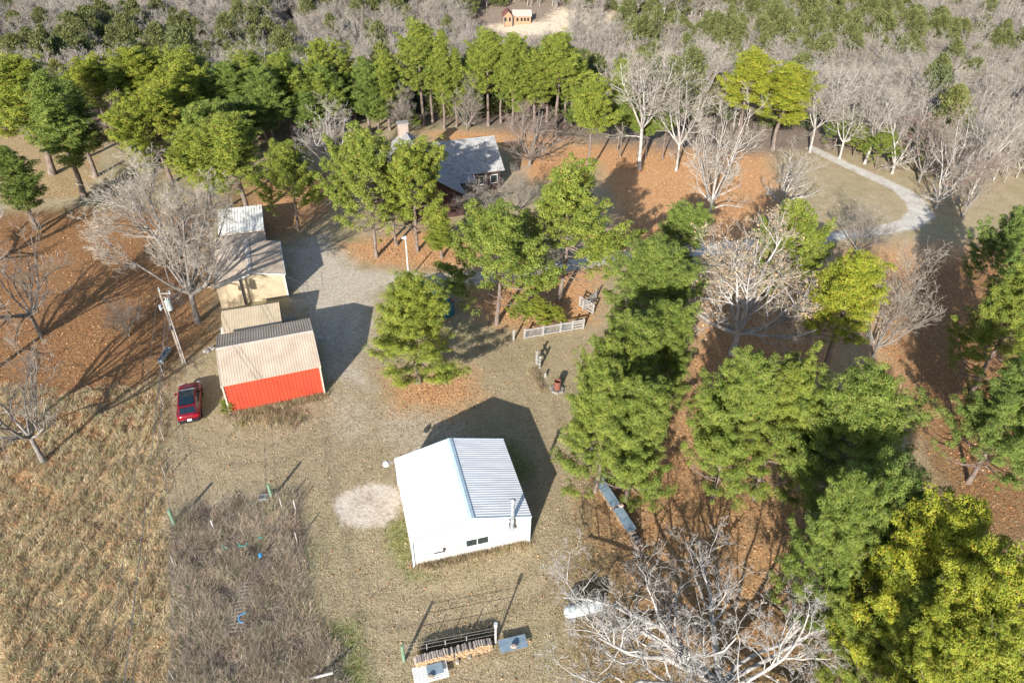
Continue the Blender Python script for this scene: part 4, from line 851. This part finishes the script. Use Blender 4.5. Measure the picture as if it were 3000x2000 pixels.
def bare(ax, ay, by, rpx, meshes, dims, label, group=None, name='bare_tree', rot=None):
    x, y, z0, h, r = place_tree(ax, ay, by, rpx); o = empty(name, (x, y, z0 - .05), random.uniform(0, 6.28) if rot is None else rot, label, 'tree', group)
    o.scale = (r / dims[1], r / dims[1], h / dims[0])
    for nm, me in zip(('trunk', 'crown', 'dead_leaves'), meshes): link(nm, me, o)
    PTS.append((x, y)); return o

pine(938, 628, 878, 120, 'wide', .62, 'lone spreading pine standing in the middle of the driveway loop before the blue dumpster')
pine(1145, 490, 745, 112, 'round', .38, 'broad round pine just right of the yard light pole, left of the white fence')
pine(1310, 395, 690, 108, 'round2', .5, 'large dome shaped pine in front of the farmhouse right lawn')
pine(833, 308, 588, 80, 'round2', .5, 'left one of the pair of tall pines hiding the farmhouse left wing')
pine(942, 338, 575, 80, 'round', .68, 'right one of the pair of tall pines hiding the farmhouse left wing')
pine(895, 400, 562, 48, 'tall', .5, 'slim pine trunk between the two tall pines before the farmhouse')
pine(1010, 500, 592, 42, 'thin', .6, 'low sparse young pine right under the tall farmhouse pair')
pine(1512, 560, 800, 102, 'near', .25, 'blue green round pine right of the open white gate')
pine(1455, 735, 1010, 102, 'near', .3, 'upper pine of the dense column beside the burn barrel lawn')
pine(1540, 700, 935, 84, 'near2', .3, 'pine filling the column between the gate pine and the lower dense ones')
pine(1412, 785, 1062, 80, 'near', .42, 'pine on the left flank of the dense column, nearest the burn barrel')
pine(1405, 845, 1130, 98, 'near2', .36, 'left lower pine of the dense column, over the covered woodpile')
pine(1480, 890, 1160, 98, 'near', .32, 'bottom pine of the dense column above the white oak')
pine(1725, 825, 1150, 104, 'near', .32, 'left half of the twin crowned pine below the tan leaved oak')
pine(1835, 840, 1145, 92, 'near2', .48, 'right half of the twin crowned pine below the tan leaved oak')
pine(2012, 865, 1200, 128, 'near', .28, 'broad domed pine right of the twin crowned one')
pine(2075, 1080, 1400, 112, 'near', .12, 'dark shaded pine below the broad domed one')  # low hue paints the shadow it stands in into the needles
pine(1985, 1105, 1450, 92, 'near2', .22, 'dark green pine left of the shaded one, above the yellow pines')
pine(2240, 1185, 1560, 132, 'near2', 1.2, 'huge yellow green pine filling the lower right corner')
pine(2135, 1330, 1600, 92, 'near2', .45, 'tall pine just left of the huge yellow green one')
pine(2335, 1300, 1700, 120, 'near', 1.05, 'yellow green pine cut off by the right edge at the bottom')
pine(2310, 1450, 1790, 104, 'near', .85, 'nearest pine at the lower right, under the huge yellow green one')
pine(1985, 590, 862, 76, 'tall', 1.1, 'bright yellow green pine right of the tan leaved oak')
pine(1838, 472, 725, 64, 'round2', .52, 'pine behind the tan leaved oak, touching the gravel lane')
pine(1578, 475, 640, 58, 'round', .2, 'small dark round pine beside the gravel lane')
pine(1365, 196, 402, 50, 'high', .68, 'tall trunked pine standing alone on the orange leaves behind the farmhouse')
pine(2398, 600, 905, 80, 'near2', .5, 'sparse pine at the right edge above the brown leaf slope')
pine(2392, 830, 1110, 88, 'near', .08, 'dark pine at the right edge half way down')  # needle colour darkened to stand for shade at this edge
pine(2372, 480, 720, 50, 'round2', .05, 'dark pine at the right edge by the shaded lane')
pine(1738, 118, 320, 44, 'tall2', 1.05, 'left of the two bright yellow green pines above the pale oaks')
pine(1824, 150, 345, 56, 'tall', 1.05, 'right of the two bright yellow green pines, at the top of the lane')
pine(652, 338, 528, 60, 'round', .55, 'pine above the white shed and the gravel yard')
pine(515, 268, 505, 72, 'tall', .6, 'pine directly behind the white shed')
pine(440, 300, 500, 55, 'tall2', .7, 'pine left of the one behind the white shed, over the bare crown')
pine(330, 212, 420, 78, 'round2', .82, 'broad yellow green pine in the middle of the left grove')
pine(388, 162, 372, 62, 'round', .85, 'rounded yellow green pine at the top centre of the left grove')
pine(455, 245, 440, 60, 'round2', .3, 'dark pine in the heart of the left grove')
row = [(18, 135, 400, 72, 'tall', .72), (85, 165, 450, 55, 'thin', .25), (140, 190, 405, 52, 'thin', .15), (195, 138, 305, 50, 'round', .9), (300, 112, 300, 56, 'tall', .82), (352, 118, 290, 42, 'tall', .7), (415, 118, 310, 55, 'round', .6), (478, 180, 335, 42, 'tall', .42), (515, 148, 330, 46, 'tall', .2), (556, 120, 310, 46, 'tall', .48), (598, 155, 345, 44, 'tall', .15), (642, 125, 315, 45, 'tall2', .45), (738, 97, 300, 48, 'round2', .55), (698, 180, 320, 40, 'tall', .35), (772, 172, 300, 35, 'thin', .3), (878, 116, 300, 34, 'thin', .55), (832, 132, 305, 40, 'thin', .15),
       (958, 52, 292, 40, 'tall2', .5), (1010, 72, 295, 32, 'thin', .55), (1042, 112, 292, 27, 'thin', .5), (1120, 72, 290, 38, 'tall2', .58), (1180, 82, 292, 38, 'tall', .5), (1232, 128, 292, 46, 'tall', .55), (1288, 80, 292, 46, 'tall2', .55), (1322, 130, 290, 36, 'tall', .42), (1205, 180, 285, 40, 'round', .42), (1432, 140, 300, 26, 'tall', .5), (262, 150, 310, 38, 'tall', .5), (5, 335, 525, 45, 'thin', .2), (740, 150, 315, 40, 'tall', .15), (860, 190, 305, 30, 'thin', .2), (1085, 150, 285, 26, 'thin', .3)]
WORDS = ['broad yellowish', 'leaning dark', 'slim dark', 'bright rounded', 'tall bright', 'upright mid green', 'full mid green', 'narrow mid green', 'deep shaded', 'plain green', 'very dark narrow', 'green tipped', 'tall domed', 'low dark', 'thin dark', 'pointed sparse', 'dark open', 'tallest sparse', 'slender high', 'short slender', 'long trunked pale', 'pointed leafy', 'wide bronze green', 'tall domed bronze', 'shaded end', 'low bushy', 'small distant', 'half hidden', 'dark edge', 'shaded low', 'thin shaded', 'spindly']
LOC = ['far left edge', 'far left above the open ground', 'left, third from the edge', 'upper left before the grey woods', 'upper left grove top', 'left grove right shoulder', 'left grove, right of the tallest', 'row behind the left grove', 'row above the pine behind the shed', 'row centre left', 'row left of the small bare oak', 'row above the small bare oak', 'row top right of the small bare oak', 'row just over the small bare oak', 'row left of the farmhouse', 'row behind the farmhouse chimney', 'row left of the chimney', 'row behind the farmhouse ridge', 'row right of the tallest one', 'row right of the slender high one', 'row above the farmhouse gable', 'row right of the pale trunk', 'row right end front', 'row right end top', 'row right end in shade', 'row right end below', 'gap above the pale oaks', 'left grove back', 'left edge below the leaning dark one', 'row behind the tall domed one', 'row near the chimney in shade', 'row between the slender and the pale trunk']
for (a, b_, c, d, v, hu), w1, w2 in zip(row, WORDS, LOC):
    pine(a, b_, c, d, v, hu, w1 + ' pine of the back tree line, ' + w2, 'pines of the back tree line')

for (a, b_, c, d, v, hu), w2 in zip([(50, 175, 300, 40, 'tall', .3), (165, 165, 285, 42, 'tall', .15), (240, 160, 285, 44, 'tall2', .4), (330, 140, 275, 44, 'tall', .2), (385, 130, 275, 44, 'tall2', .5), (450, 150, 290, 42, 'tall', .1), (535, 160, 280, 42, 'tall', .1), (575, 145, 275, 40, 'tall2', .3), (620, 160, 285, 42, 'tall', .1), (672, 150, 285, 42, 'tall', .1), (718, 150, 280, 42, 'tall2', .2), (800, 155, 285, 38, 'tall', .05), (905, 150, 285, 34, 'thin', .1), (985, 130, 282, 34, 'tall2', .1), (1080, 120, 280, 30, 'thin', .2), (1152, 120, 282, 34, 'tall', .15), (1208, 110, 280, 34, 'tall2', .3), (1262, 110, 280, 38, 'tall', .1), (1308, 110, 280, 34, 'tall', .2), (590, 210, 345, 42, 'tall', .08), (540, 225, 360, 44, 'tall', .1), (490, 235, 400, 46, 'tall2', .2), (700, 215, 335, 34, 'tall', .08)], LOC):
    pine(a, b_, c, d, v, hu, 'dark pine half hidden in the second row, ' + w2, 'pines of the back tree line')  # mostly low hues, so the shade behind the front row is in the colour

# hero bare trees
OAK = bare_meshes(41, 9.2, 11.8, .22, 13, 1.7, .27, twig='bark_white', bark='bark_white', tr=.33, kids=(8, 6, 5, 3), upcurve=.06, tw=.010)
bg_ = GD(1615, 1600)
hd = empty('bare_oak', (bg_[0] + .6, bg_[1], -.05), 1.31, 'big white barked bare oak spreading across the bottom right of the lawn', 'tree')
for nm, me in zip(('trunk', 'crown'), OAK): link(nm, me, hd)
PTS.append(tuple(bg_))
VASE = bare_meshes(52, 13, 7.5, .22, 12, .95, .13, twig='twig_pale', bark='bark_grey', tr=.32, kids=(8, 7, 6, 3), upcurve=.2, tw=.009)
bare(335, 352, 738, 152, VASE, (13, 7.5), 'big grey vase shaped bare tree left of the tan barn above the utility pole', rot=.6)
TAN = bare_meshes(63, 13, 7., .2, 12, 1.25, .19, twig='twig_tan', bark='bark_white', tr=.32, kids=(8, 6, 5, 2), upcurve=.22, tw=.010, leaf=.3, leafcol=(.46, .33, .20))
bare(1755, 528, 812, 180, TAN, (13, 7.), 'large pale oak keeping some tan leaves right of centre', rot=2.)
B1 = bare_meshes(71, 12, 5., .28, 8, .95, .2, tr=.19, kids=(7, 6, 5), tw=.011)
B2 = bare_meshes(72, 12, 4.5, .35, 7, .8, .16, tr=.18, kids=(7, 6, 5), tw=.011)
B3 = bare_meshes(73, 11, 5., .12, 6, 1.1, .24, tr=.21, kids=(7, 6, 5), tw=.011)
B4 = bare_meshes(74, 8, 4., .12, 9, .9, .14, twig='twig_grey', bark='bark_grey', tr=.13, kids=(8, 7, 5), tw=.009)
B6 = bare_meshes(76, 11, 6., .2, 8, 1.2, .26, twig='twig_grey', bark='bark_grey', tr=.22, kids=(7, 6, 5), tw=.009)
B5 = bare_meshes(75, 9, 4.5, .15, 8, 1.0, .16, twig='twig_brown', bark='bark_grey', tr=.18, kids=(7, 6, 5), tw=.010)
bare(742, 212, 442, 88, B1, (12, 5.), 'small bare oak with pale forking limbs between the pine row and the gravel yard')
bare(1690, 190, 540, 95, B1, (12, 5.), 'stout silver oak leaning over the orange leaves right of the farmhouse')
bare(1505, 108, 388, 105, B2, (12, 4.5), 'tall pale oak with wide forks behind the orange leaf lawn')
bare(1595, 140, 392, 75, B1, (12, 5.), 'bare oak between the tall pale one and the stout silver one')
bare(1830, 335, 478, 72, B3, (11, 5.), 'forked white bare tree beside the top of the gravel lane')
bare(1222, 232, 380, 88, B5, (9, 4.5), 'spreading brownish bare tree at the right end of the farmhouse')
bare(1192, 378, 490, 48, B4, (8, 4.), 'thin bare tree in front of the farmhouse porch corner')
bare(1095, 408, 505, 58, B4, (8, 4.), 'low twiggy bare tree before the farmhouse front wing')
bare(2115, 555, 820, 88, B4, (8, 4.), 'fine twigged pale bare tree left of the shaded leaf slope')
bare(2012, 455, 585, 60, B4, (8, 4.), 'fine twigged bare tree inside the bend of the lane')
bare(-60, 770, 1060, 140, B6, (11, 6.), 'bare tree reaching in from the left edge over the field')
bare(-30, 510, 770, 110, B6, (11, 6.), 'bare tree at the left edge above the orange leaves')
bare(-290, 560, 900, 150, B1, (12, 5.), 'bare tree outside the left edge whose shade falls over the orange leaves')
bare(-420, 760, 1150, 170, B2, (12, 4.5), 'tall bare tree outside the left edge over the field corner')
bare(-190, 330, 620, 110, B3, (11, 5.), 'bare tree outside the left edge by the dark leaning pines')
bare(262, 680, 772, 42, B4, (8, 4.), 'small bare sapling left of the utility pole')
bare(262, 205, 410, 68, B5, (9, 4.5), 'hazy brown bare tree in front of the left grove')
bare(560, 90, 300, 60, B2, (12, 4.5), 'grey bare tree rising behind the pine row left of centre')
bare(1905, 190, 350, 66, B2, (12, 4.5), 'bare tree at the top end of the gravel lane')
bare(915, 190, 310, 40, B4, (8, 4.), 'dark bare tree within the back pine row')
bare(1070, 170, 300, 42, B4, (8, 4.), 'grey bare tree in the gap of the back pine row')
EDGE = ['first bare tree right of the lane top', 'second bare tree right of the lane top', 'bare tree over the upper lane shoulder', 'broad bare tree above the lane bend', 'bare tree above the dark gap right of the bend', 'tall bare tree touching the upper right edge', 'low broad bare tree right of the lane corner', 'low bare tree near the right edge above the shade', 'bare tree behind the two yellow green pines', 'bare tree peeking above the stout silver oak', 'hazy bare tree behind the tall pale oak', 'bare tree filling the gap right of the back pines', 'small bare tree left of the tall pale oak', 'small bare tree under the last back line pines']
for i, (a, b_, c, d) in enumerate([(1975, 235, 385, 62), (2045, 220, 398, 66), (2110, 250, 420, 66), (2180, 260, 440, 72), (2250, 265, 455, 72), (2325, 250, 470, 75), (2220, 330, 500, 62), (2290, 340, 520, 60), (1950, 160, 330, 60), (1640, 110, 300, 60), (1560, 95, 290, 55), (1450, 120, 290, 50), (1400, 200, 300, 30), (1350, 230, 300, 30)]):
    bare(a, b_ - 22, c - 22, d, (B1, B2, B3, B5)[i % 4], ((12, 5.), (12, 4.5), (11, 5.), (9, 4.5))[i % 4], EDGE[i], 'bare trees along the woods edge')
# thin trunked pines between the oaks
for i, (a, b_, c) in enumerate([(1440, 215, 362), (1478, 250, 364), (1495, 262, 362), (1540, 240, 366), (1432, 225, 345)]):
    pine(a, b_, c, 26, 'high', .3, ['slim pine with a pole trunk just right of the lone yellow one', 'slim pole trunked pine left of the tall pale oak', 'slim pole trunked pine touching the tall pale oak', 'slim pole trunked pine right of the tall pale oak', 'shortest slim pine behind the other pole trunks'][i], 'slim pines among the pale oaks')

# evergreen bushes
def bush(px, py, r, label, hue=.4):
    x, y = GD(px, py); o = empty('bush', (x, y, -.2), random.uniform(0, 6), label, 'bush'); s = r / 4.2; o.scale = (s, s, s * .75)
    for nm, me in zip(('stems', 'foliage'), PV['round']): c = link(nm, me, o); c.color = GREENS(hue)
for q in [(1235, 750, 1.5, 'yellow green bush growing over the white rail fence', .8), (1200, 742, 1.3, 'small bush at the left end of the white rail fence', .5), (1275, 745, 1.0, 'low vine clump hanging on the fence rails', .85), (942, 302, 1.6, 'bush below the tallest sparse pine behind the farmhouse', .4), (1915, 345, 2.6, 'dark cedar bush by the upper lane', .15), (1960, 360, 2.4, 'cedar bush right of the dark one by the upper lane', .5), (2010, 385, 2.6, 'rounded cedar bush at the lane shoulder', .35), (530, 945, .7, 'tiny green bush at the foot of the red barn wall', .5), (1330, 300, 2., 'dark bush at the edge of the orange leaf lawn', .2), (1420, 318, 2., 'low green bush left of the slim pines', .3)]: bush(*q)

# ------------------------------------------------------------ the far woods
def far_bare(seed):
    t = bare_meshes(seed, 8, 2.9, .3, 6, .8, .18, tr=.10, kids=(6, 5, 4), tw=.012, bark='bark_pale', twig='twig_grey' if seed % 2 else 'twig_pale')
    return t
def merge(meshes, name):
    Vs, Fs, Ms, mats_, off = [], [], [], [], 0
    for me in meshes:
        n = len(me.vertices); v = np.empty(n * 3, np.float32); me.vertices.foreach_get('co', v); k = me.polygons[0].loop_total; f = np.empty(len(me.loops), np.int32); me.loops.foreach_get('vertex_index', f); f = f.reshape(-1, k)
        Vs.append(v.reshape(-1, 3)); Fs.append((f + off, len(mats_))); off += n; mats_.append(me.materials[0].name)
    return Vs, Fs, mats_
FARB = []
for sdd in (101, 102, 103, 104):
    ms = far_bare(sdd); Vs, Fs, mm = merge(ms, 'far'); F = np.concatenate([f for f, _ in Fs]); mi = np.concatenate([np.full(len(f), i) for f, i in Fs])
    inv = {m.name: k for k, m in MATS.items()}
    me = fastmesh('bare_tree_far', np.concatenate(Vs), F, [inv[m] for m in mm], matidx=mi); FARB.append(me)
def far_cedar(seed, R_, H_, n, top):
    rs = np.random.RandomState(seed); u = rs.rand(n) ** .8; a = rs.uniform(0, 6.28, n); prof = (1 - u ** top) ** .7 * (.6 + .4 * np.minimum(1, u / .2)); lump = 1 + .22 * np.sin(3 * a + u * 7) + .15 * np.sin(5 * a - u * 11)
    r = R_ * prof * lump * rs.uniform(.55, 1.05, n); c = np.stack([r * np.cos(a), r * np.sin(a), H_ * (.12 + .88 * u)], 1); out = np.stack([np.cos(a), np.sin(a), .6 + u], 1)
    M = n * 9; cc = np.repeat(c, 9, 0) + rs.normal(size=(M, 3)) * .2; d = np.repeat(out, 9, 0) + rs.normal(size=(M, 3)) * .9; d /= np.linalg.norm(d, axis=1, keepdims=True)
    V, F = leafs(cc, d, rs.uniform(.3, .55, M), rs.uniform(.06, .1, M), rs); sh = np.repeat(rs.rand(n), 9)[:, None]
    col = np.repeat((1 - sh) * np.array([.09, .105, .048]) + sh * np.array([.23, .225, .11]), 3, 0)
    return fastmesh('evergreen_far', V, F, ['needles'], col=col)
FARC = [far_cedar(1, 2.3, 7, 420, 1.4), far_cedar(2, 2.8, 9, 520, 1.8), far_cedar(3, 3.2, 10, 600, 2.6)]
bx = [0, 300, 700, 1330, 1860, 1905, 2060, 2200, 2352]; byy = [262, 268, 282, 282, 300, 325, 398, 430, 470]
cand = []; rs = np.random.RandomState(5); cell = {}
for _ in range(60000):
    x, y = rs.uniform(-260, 260), rs.uniform(92, 310)
    if abs(x) > 26 + y * .80: continue
    k = (int(x // 2.7), int(y // 2.7))
    if k in cell: continue
    z = float(terr(x, y)); px, py = PJ(x, y, z); px /= K; py /= K
    if py > np.interp(px, bx, byy) - 4: continue
    cell[k] = 1; cand.append((x, y, z, px, py))
CL = np.array([(c[0], c[1]) for c in cand]); inclear = (soft(CL, CLEAR + CLEARX, 2.) > rs.uniform(.2, 1.12, len(CL))) | (np.hypot(CL[:, 0] - fhx, (CL[:, 1] - fhy + 8) * .8) < 15)
nearp = np.array([min((p[0] - c[0]) ** 2 + (p[1] - c[1]) ** 2 for p in PTS) for c in cand]) < 3.2 ** 2
dens = np.array([math.sin(c[0] * .045 + 2 * math.sin(c[1] * .02)) + math.sin(c[1] * .06 + c[0] * .02) for c in cand])
order = sorted(range(len(cand)), key=lambda i: cand[i][1])
def zl(what, px, py):                      # where in the woods it stands
    for lim, z in ((330, 'behind the left grove'), (700, 'behind the pine row left of the farmhouse'), (1000, 'straight behind the farmhouse chimney'), (1340, 'between the farmhouse pines and the cabin clearing'), (1700, 'behind the tall pale oaks'), (1900, 'behind the two yellow green pines'), (2120, 'above the gravel lane'), (9999, 'beyond the lane bend at the right')):
        if px < lim: break
    return what + (' low down' if py > 200 else ' higher up') + ' in the woods ' + z
nb = ne = 0; restb, restc = [], []
for i in order:
    if inclear[i] or nearp[i]: continue
    x, y, z, px, py = cand[i]; right = px > 1400
    pe = .14 + .26 * dens[i] + (.12 if (right and py < 190) else 0) - (.06 if y < 140 else 0)
    if rs.rand() < max(.05, pe):
        s = rs.uniform(.45, 1.15) * (1.25 if (px < 900 and rs.rand() < .3) else 1); t = rs.uniform(.15, .85)
        if ne < 300:
            o = link('evergreen_tree', FARC[rs.randint(3)]); o.location = (x, y, z - .3); o.rotation_euler = (0, 0, rs.uniform(0, 6)); o.scale = (s, s, s * rs.uniform(.85, 1.15)); o.color = GREENS(t)
            tag(o, zl('olive green cedar', px, py), 'tree', 'cedars scattered through the grey woods'); ne += 1
        else: restc.append((x, y, z - .3))
    else:
        s = rs.uniform(.5, 1.15)
        if nb < 300:
            o = link('bare_tree', FARB[rs.randint(4)]); o.location = (x, y, z - .2); o.rotation_euler = (0, 0, rs.uniform(0, 6)); o.scale = (s, s, s * rs.uniform(.9, 1.15))
            tag(o, zl('leafless grey tree', px, py), 'tree', 'leafless trees of the woods'); nb += 1
        else: restb.append((x, y, z - .2))
print('pines', {k: len(v[1].polygons) for k, v in PV.items()}, 'oaks', [sum(len(m.polygons) for m in q) for q in (OAK, VASE, TAN, B1, B2, B3, B4, B5, FARB)]); print('woods', nb, ne, len(restb), len(restc))
def scatter(name, pts, srcs, smin, smax, matname=None):
    me = bpy.data.meshes.new(name); me.from_pydata(pts, [], []); me.update(); o = link(name, me)
    ng = bpy.data.node_groups.new(name, 'GeometryNodeTree'); ng.interface.new_socket('Geometry', in_out='INPUT', socket_type='NodeSocketGeometry'); ng.interface.new_socket('Geometry', in_out='OUTPUT', socket_type='NodeSocketGeometry')
    N = ng.nodes; L = ng.links.new; gi, go = N.new('NodeGroupInput'), N.new('NodeGroupOutput'); jn = N.new('GeometryNodeJoinGeometry')
    for s in srcs:
        oi = N.new('GeometryNodeObjectInfo'); oi.transform_space = 'ORIGINAL'; oi.inputs['Object'].default_value = s; oi.inputs['As Instance'].default_value = True; L(oi.outputs['Geometry'], jn.inputs[0])
    ip = N.new('GeometryNodeInstanceOnPoints'); ip.inputs['Pick Instance'].default_value = True; L(gi.outputs[0], ip.inputs['Points']); L(jn.outputs[0], ip.inputs['Instance'])
    rv = N.new('FunctionNodeRandomValue'); rv.data_type = 'FLOAT_VECTOR'; rv.inputs[0].default_value = (0, 0, 0); rv.inputs[1].default_value = (.08, .08, 6.28); L(rv.outputs[0], ip.inputs['Rotation'])
    ri = N.new('FunctionNodeRandomValue'); ri.data_type = 'INT'; ri.inputs[4].default_value = 0; ri.inputs[5].default_value = len(srcs) - 1; L(ri.outputs[2], ip.inputs['Instance Index'])
    sv = N.new('FunctionNodeRandomValue'); sv.data_type = 'FLOAT'; sv.inputs[2].default_value = smin; sv.inputs[3].default_value = smax; sv.inputs['Seed'].default_value = 3; L(sv.outputs[1], ip.inputs['Scale'])
    L(ip.outputs[0], go.inputs[0]); md = o.modifiers.new('scatter', 'NODES'); md.node_group = ng; tag(o, kind='stuff'); return o
firstof = lambda meshes: [next(o for o in C.objects if o.data == m) for m in meshes]
scatter('far_bare_woods', restb, firstof(FARB), .75, 1.25); co = scatter('far_evergreen_woods', restc, firstof(FARC), .6, 1.2)
tag(bpy.data.objects['far_bare_woods'], 'grey leafless woods covering the far hillside', 'woods'); tag(co, 'olive evergreens mixed through the far hillside woods', 'woods')
co.color = GREENS(.5)

# ------------------------------------------------------------ grass, leaves and weeds
def rand_in(n, x0, x1, y0, y1, fn):
    P = np.stack([RS.uniform(x0, x1, n), RS.uniform(y0, y1, n)], 1); keep = RS.rand(n) < fn(P); return P[keep]
def inview(P):
    return (np.abs(P[:, 0]) < 12 + P[:, 1] * .82)
def z_at(P): return terr(P[:, 0], P[:, 1]) - .02
PAL_S = np.array([[.60, .46, .29], [.66, .55, .37], [.46, .34, .21], [.52, .47, .27], [.38, .36, .19], [.60, .37, .20]])
def clumps(name, P, nb, hmin, hmax, width, spr, pal, lean, label, cat, matname='straw'):
    N = len(P); pc = RS.randint(0, len(pal), N); M = N * nb; c = np.repeat(np.column_stack([P, z_at(P)]), nb, 0) + np.column_stack([RS.normal(size=(M, 2)) * spr, np.zeros(M)])
    ll = np.repeat(RS.normal(size=(N, 2)) * lean, nb, 0); d = np.column_stack([ll + RS.normal(size=(M, 2)) * .38, np.ones(M)]); d /= np.linalg.norm(d, axis=1, keepdims=True)
    V, F = leafs(c, d, RS.uniform(hmin, hmax, M), np.full(M, width) * RS.uniform(.6, 1.3, M), RS)
    col = np.repeat(np.repeat(pal[pc] * RS.uniform(.7, 1.2, (N, 1)), nb, 0) * RS.uniform(.75, 1.2, (M, 1)), 3, 0)
    o = link(name, fastmesh(name, V, F, [matname], col=col)); return tag(o, label, cat, kind='stuff')
# tall field grass, thicker in old mowing rows
fn_t = lambda P: (soft(P, TALL, 1.) * inview(P) * (.18 + .82 * np.sin(P[:, 0] * 2.6 + .8 * np.sin(P[:, 1] * .3)) ** 2) * (.25 + .75 * (np.sin(P[:, 0] * 1.3 + 2.1 * np.sin(P[:, 1] * .9)) + np.sin(P[:, 1] * 1.9 + 1.7 * np.sin(P[:, 0] * .7)) > -.55)))
P = rand_in(130000, -62, -18, 10, 58, fn_t)
clumps('field_grass', P[:24000], 13, .14, .52, .014, .13, PAL_S, .6, 'tall tan and green grass of the field left of the wire fence', 'grass')
fn_b = lambda P: soft(P, BRUSH, .8) * (.08 + .92 * (np.sin(P[:, 0] * 1.7 + np.sin(P[:, 1] * .9) * 2) + np.sin(P[:, 1] * 1.6 + 1.5 * np.sin(P[:, 0] * 1.1)) > -.6))
P = rand_in(16000, -26, -7, 10, 46, fn_b)
clumps('garden_weeds', P[:4600], 30, .22, .95, .009, .30, np.array([[.50, .41, .33], [.56, .47, .38], [.38, .31, .25], [.62, .53, .38], [.30, .31, .17], [.54, .38, .26]]), .7, 'tall dead brown weeds choking the old garden plot', 'weeds')
# dry weeds at the foot of the red barn, along the woodpile and the trellis
wl = [(G(672 + t * 285, 1222 - t * 62), .5) for t in RS.rand(260)] + [(G(780 + RS.uniform(-90, 110), 1225 + RS.uniform(-25, 25)), .7) for _ in range(160)] + [(G(1230 + t * 215, 1910 - t * 52), .55) for t in RS.rand(230)] + [(G(1210 + t * 340, 1662 - t * 74), .25) for t in RS.rand(220)] + [(G(1560 + t * 30, 1085 + t * 60), .4) for t in RS.rand(60)]
P = np.array([a for a, _ in wl]) + RS.normal(size=(len(wl), 2)) * .18
clumps('dry_weeds', P, 20, .15, .6, .014, .16, np.array([[.44, .34, .20], [.50, .41, .27], [.34, .22, .15], [.30, .28, .12]]), .35, 'dry weeds along the red barn wall and behind the firewood', 'weeds')
# short lawn blades
no = lambda P: np.clip(1 - soft(P, LANE + YARD, .5) - soft(P, SAND, .3), 0, 1) * inview(P) * (1 - soft(P, TALL, .5)) * (1 - soft(P, BRUSH, .5))
P = rand_in(120000, -34, 45, 15, 84, lambda P: no(P) * (1 - .6 * soft(P, LEAF, 4)) * np.clip(1.35 - P[:, 1] / 75, .15, 1))
clumps('lawn_grass', P[:40000], 4, .05, .15, .02, .10, np.array([[.47, .37, .23], [.54, .44, .29], [.37, .29, .16], [.34, .30, .15], [.28, .20, .12]]), .5, 'short winter dry lawn grass around the buildings', 'grass')
P = rand_in(9000, -14, 6, 22, 66, lambda P: soft(P, GREEN, 1.2)); clumps('green_grass', P, 6, .06, .2, .02, .1, np.array([[.16, .20, .05], [.24, .26, .08], [.32, .30, .12]]), .4, 'greener grass against the white shop wall', 'grass')
# fallen leaves
P = rand_in(420000, -62, 75, 14, 112, lambda P: inview(P) * np.clip(wsoft(P, LEAF, LEAFW, 5) ** 2.2 * (.35 + .65 * (np.sin(P[:, 0] * .55 + 2 * np.sin(P[:, 1] * .23)) + np.sin(P[:, 1] * .7 - P[:, 0] * .2) > -.5)) + .035 * no(P) + .25 * soft(P, TALL, 1) * (np.sin(P[:, 0] * .4 + P[:, 1] * .6) > .1), 0, 1) * np.clip(1.25 - P[:, 1] / 120, .2, 1) * (1 - .9 * soft(P, LANE + YARD, .5)))[:150000]
c = np.column_stack([P, z_at(P) + .03 + RS.rand(len(P)) * .05]); V, F = quads_at(c, RS.uniform(.10, .20, len(P)), RS, .55)
lc = np.array([[.50, .24, .10], [.56, .31, .14], [.36, .17, .085], [.64, .43, .25], [.28, .15, .09], [.54, .35, .20]])[RS.randint(0, 6, len(P))] * RS.uniform(.7, 1.2, (len(P), 1))
tag(link('fallen_leaves', fastmesh('fallen_leaves', V, F, ['dead_leaf'], col=np.repeat(lc, 4, 0))), 'orange brown fallen leaves under and between the trees', 'leaves', kind='stuff')
nt_ = sum(len(o.data.polygons) for o in C.objects if o.type == 'MESH'); print('objects', len(C.objects), 'faces incl copies', nt_, 'unique', sum(len(m.polygons) for m in bpy.data.meshes))
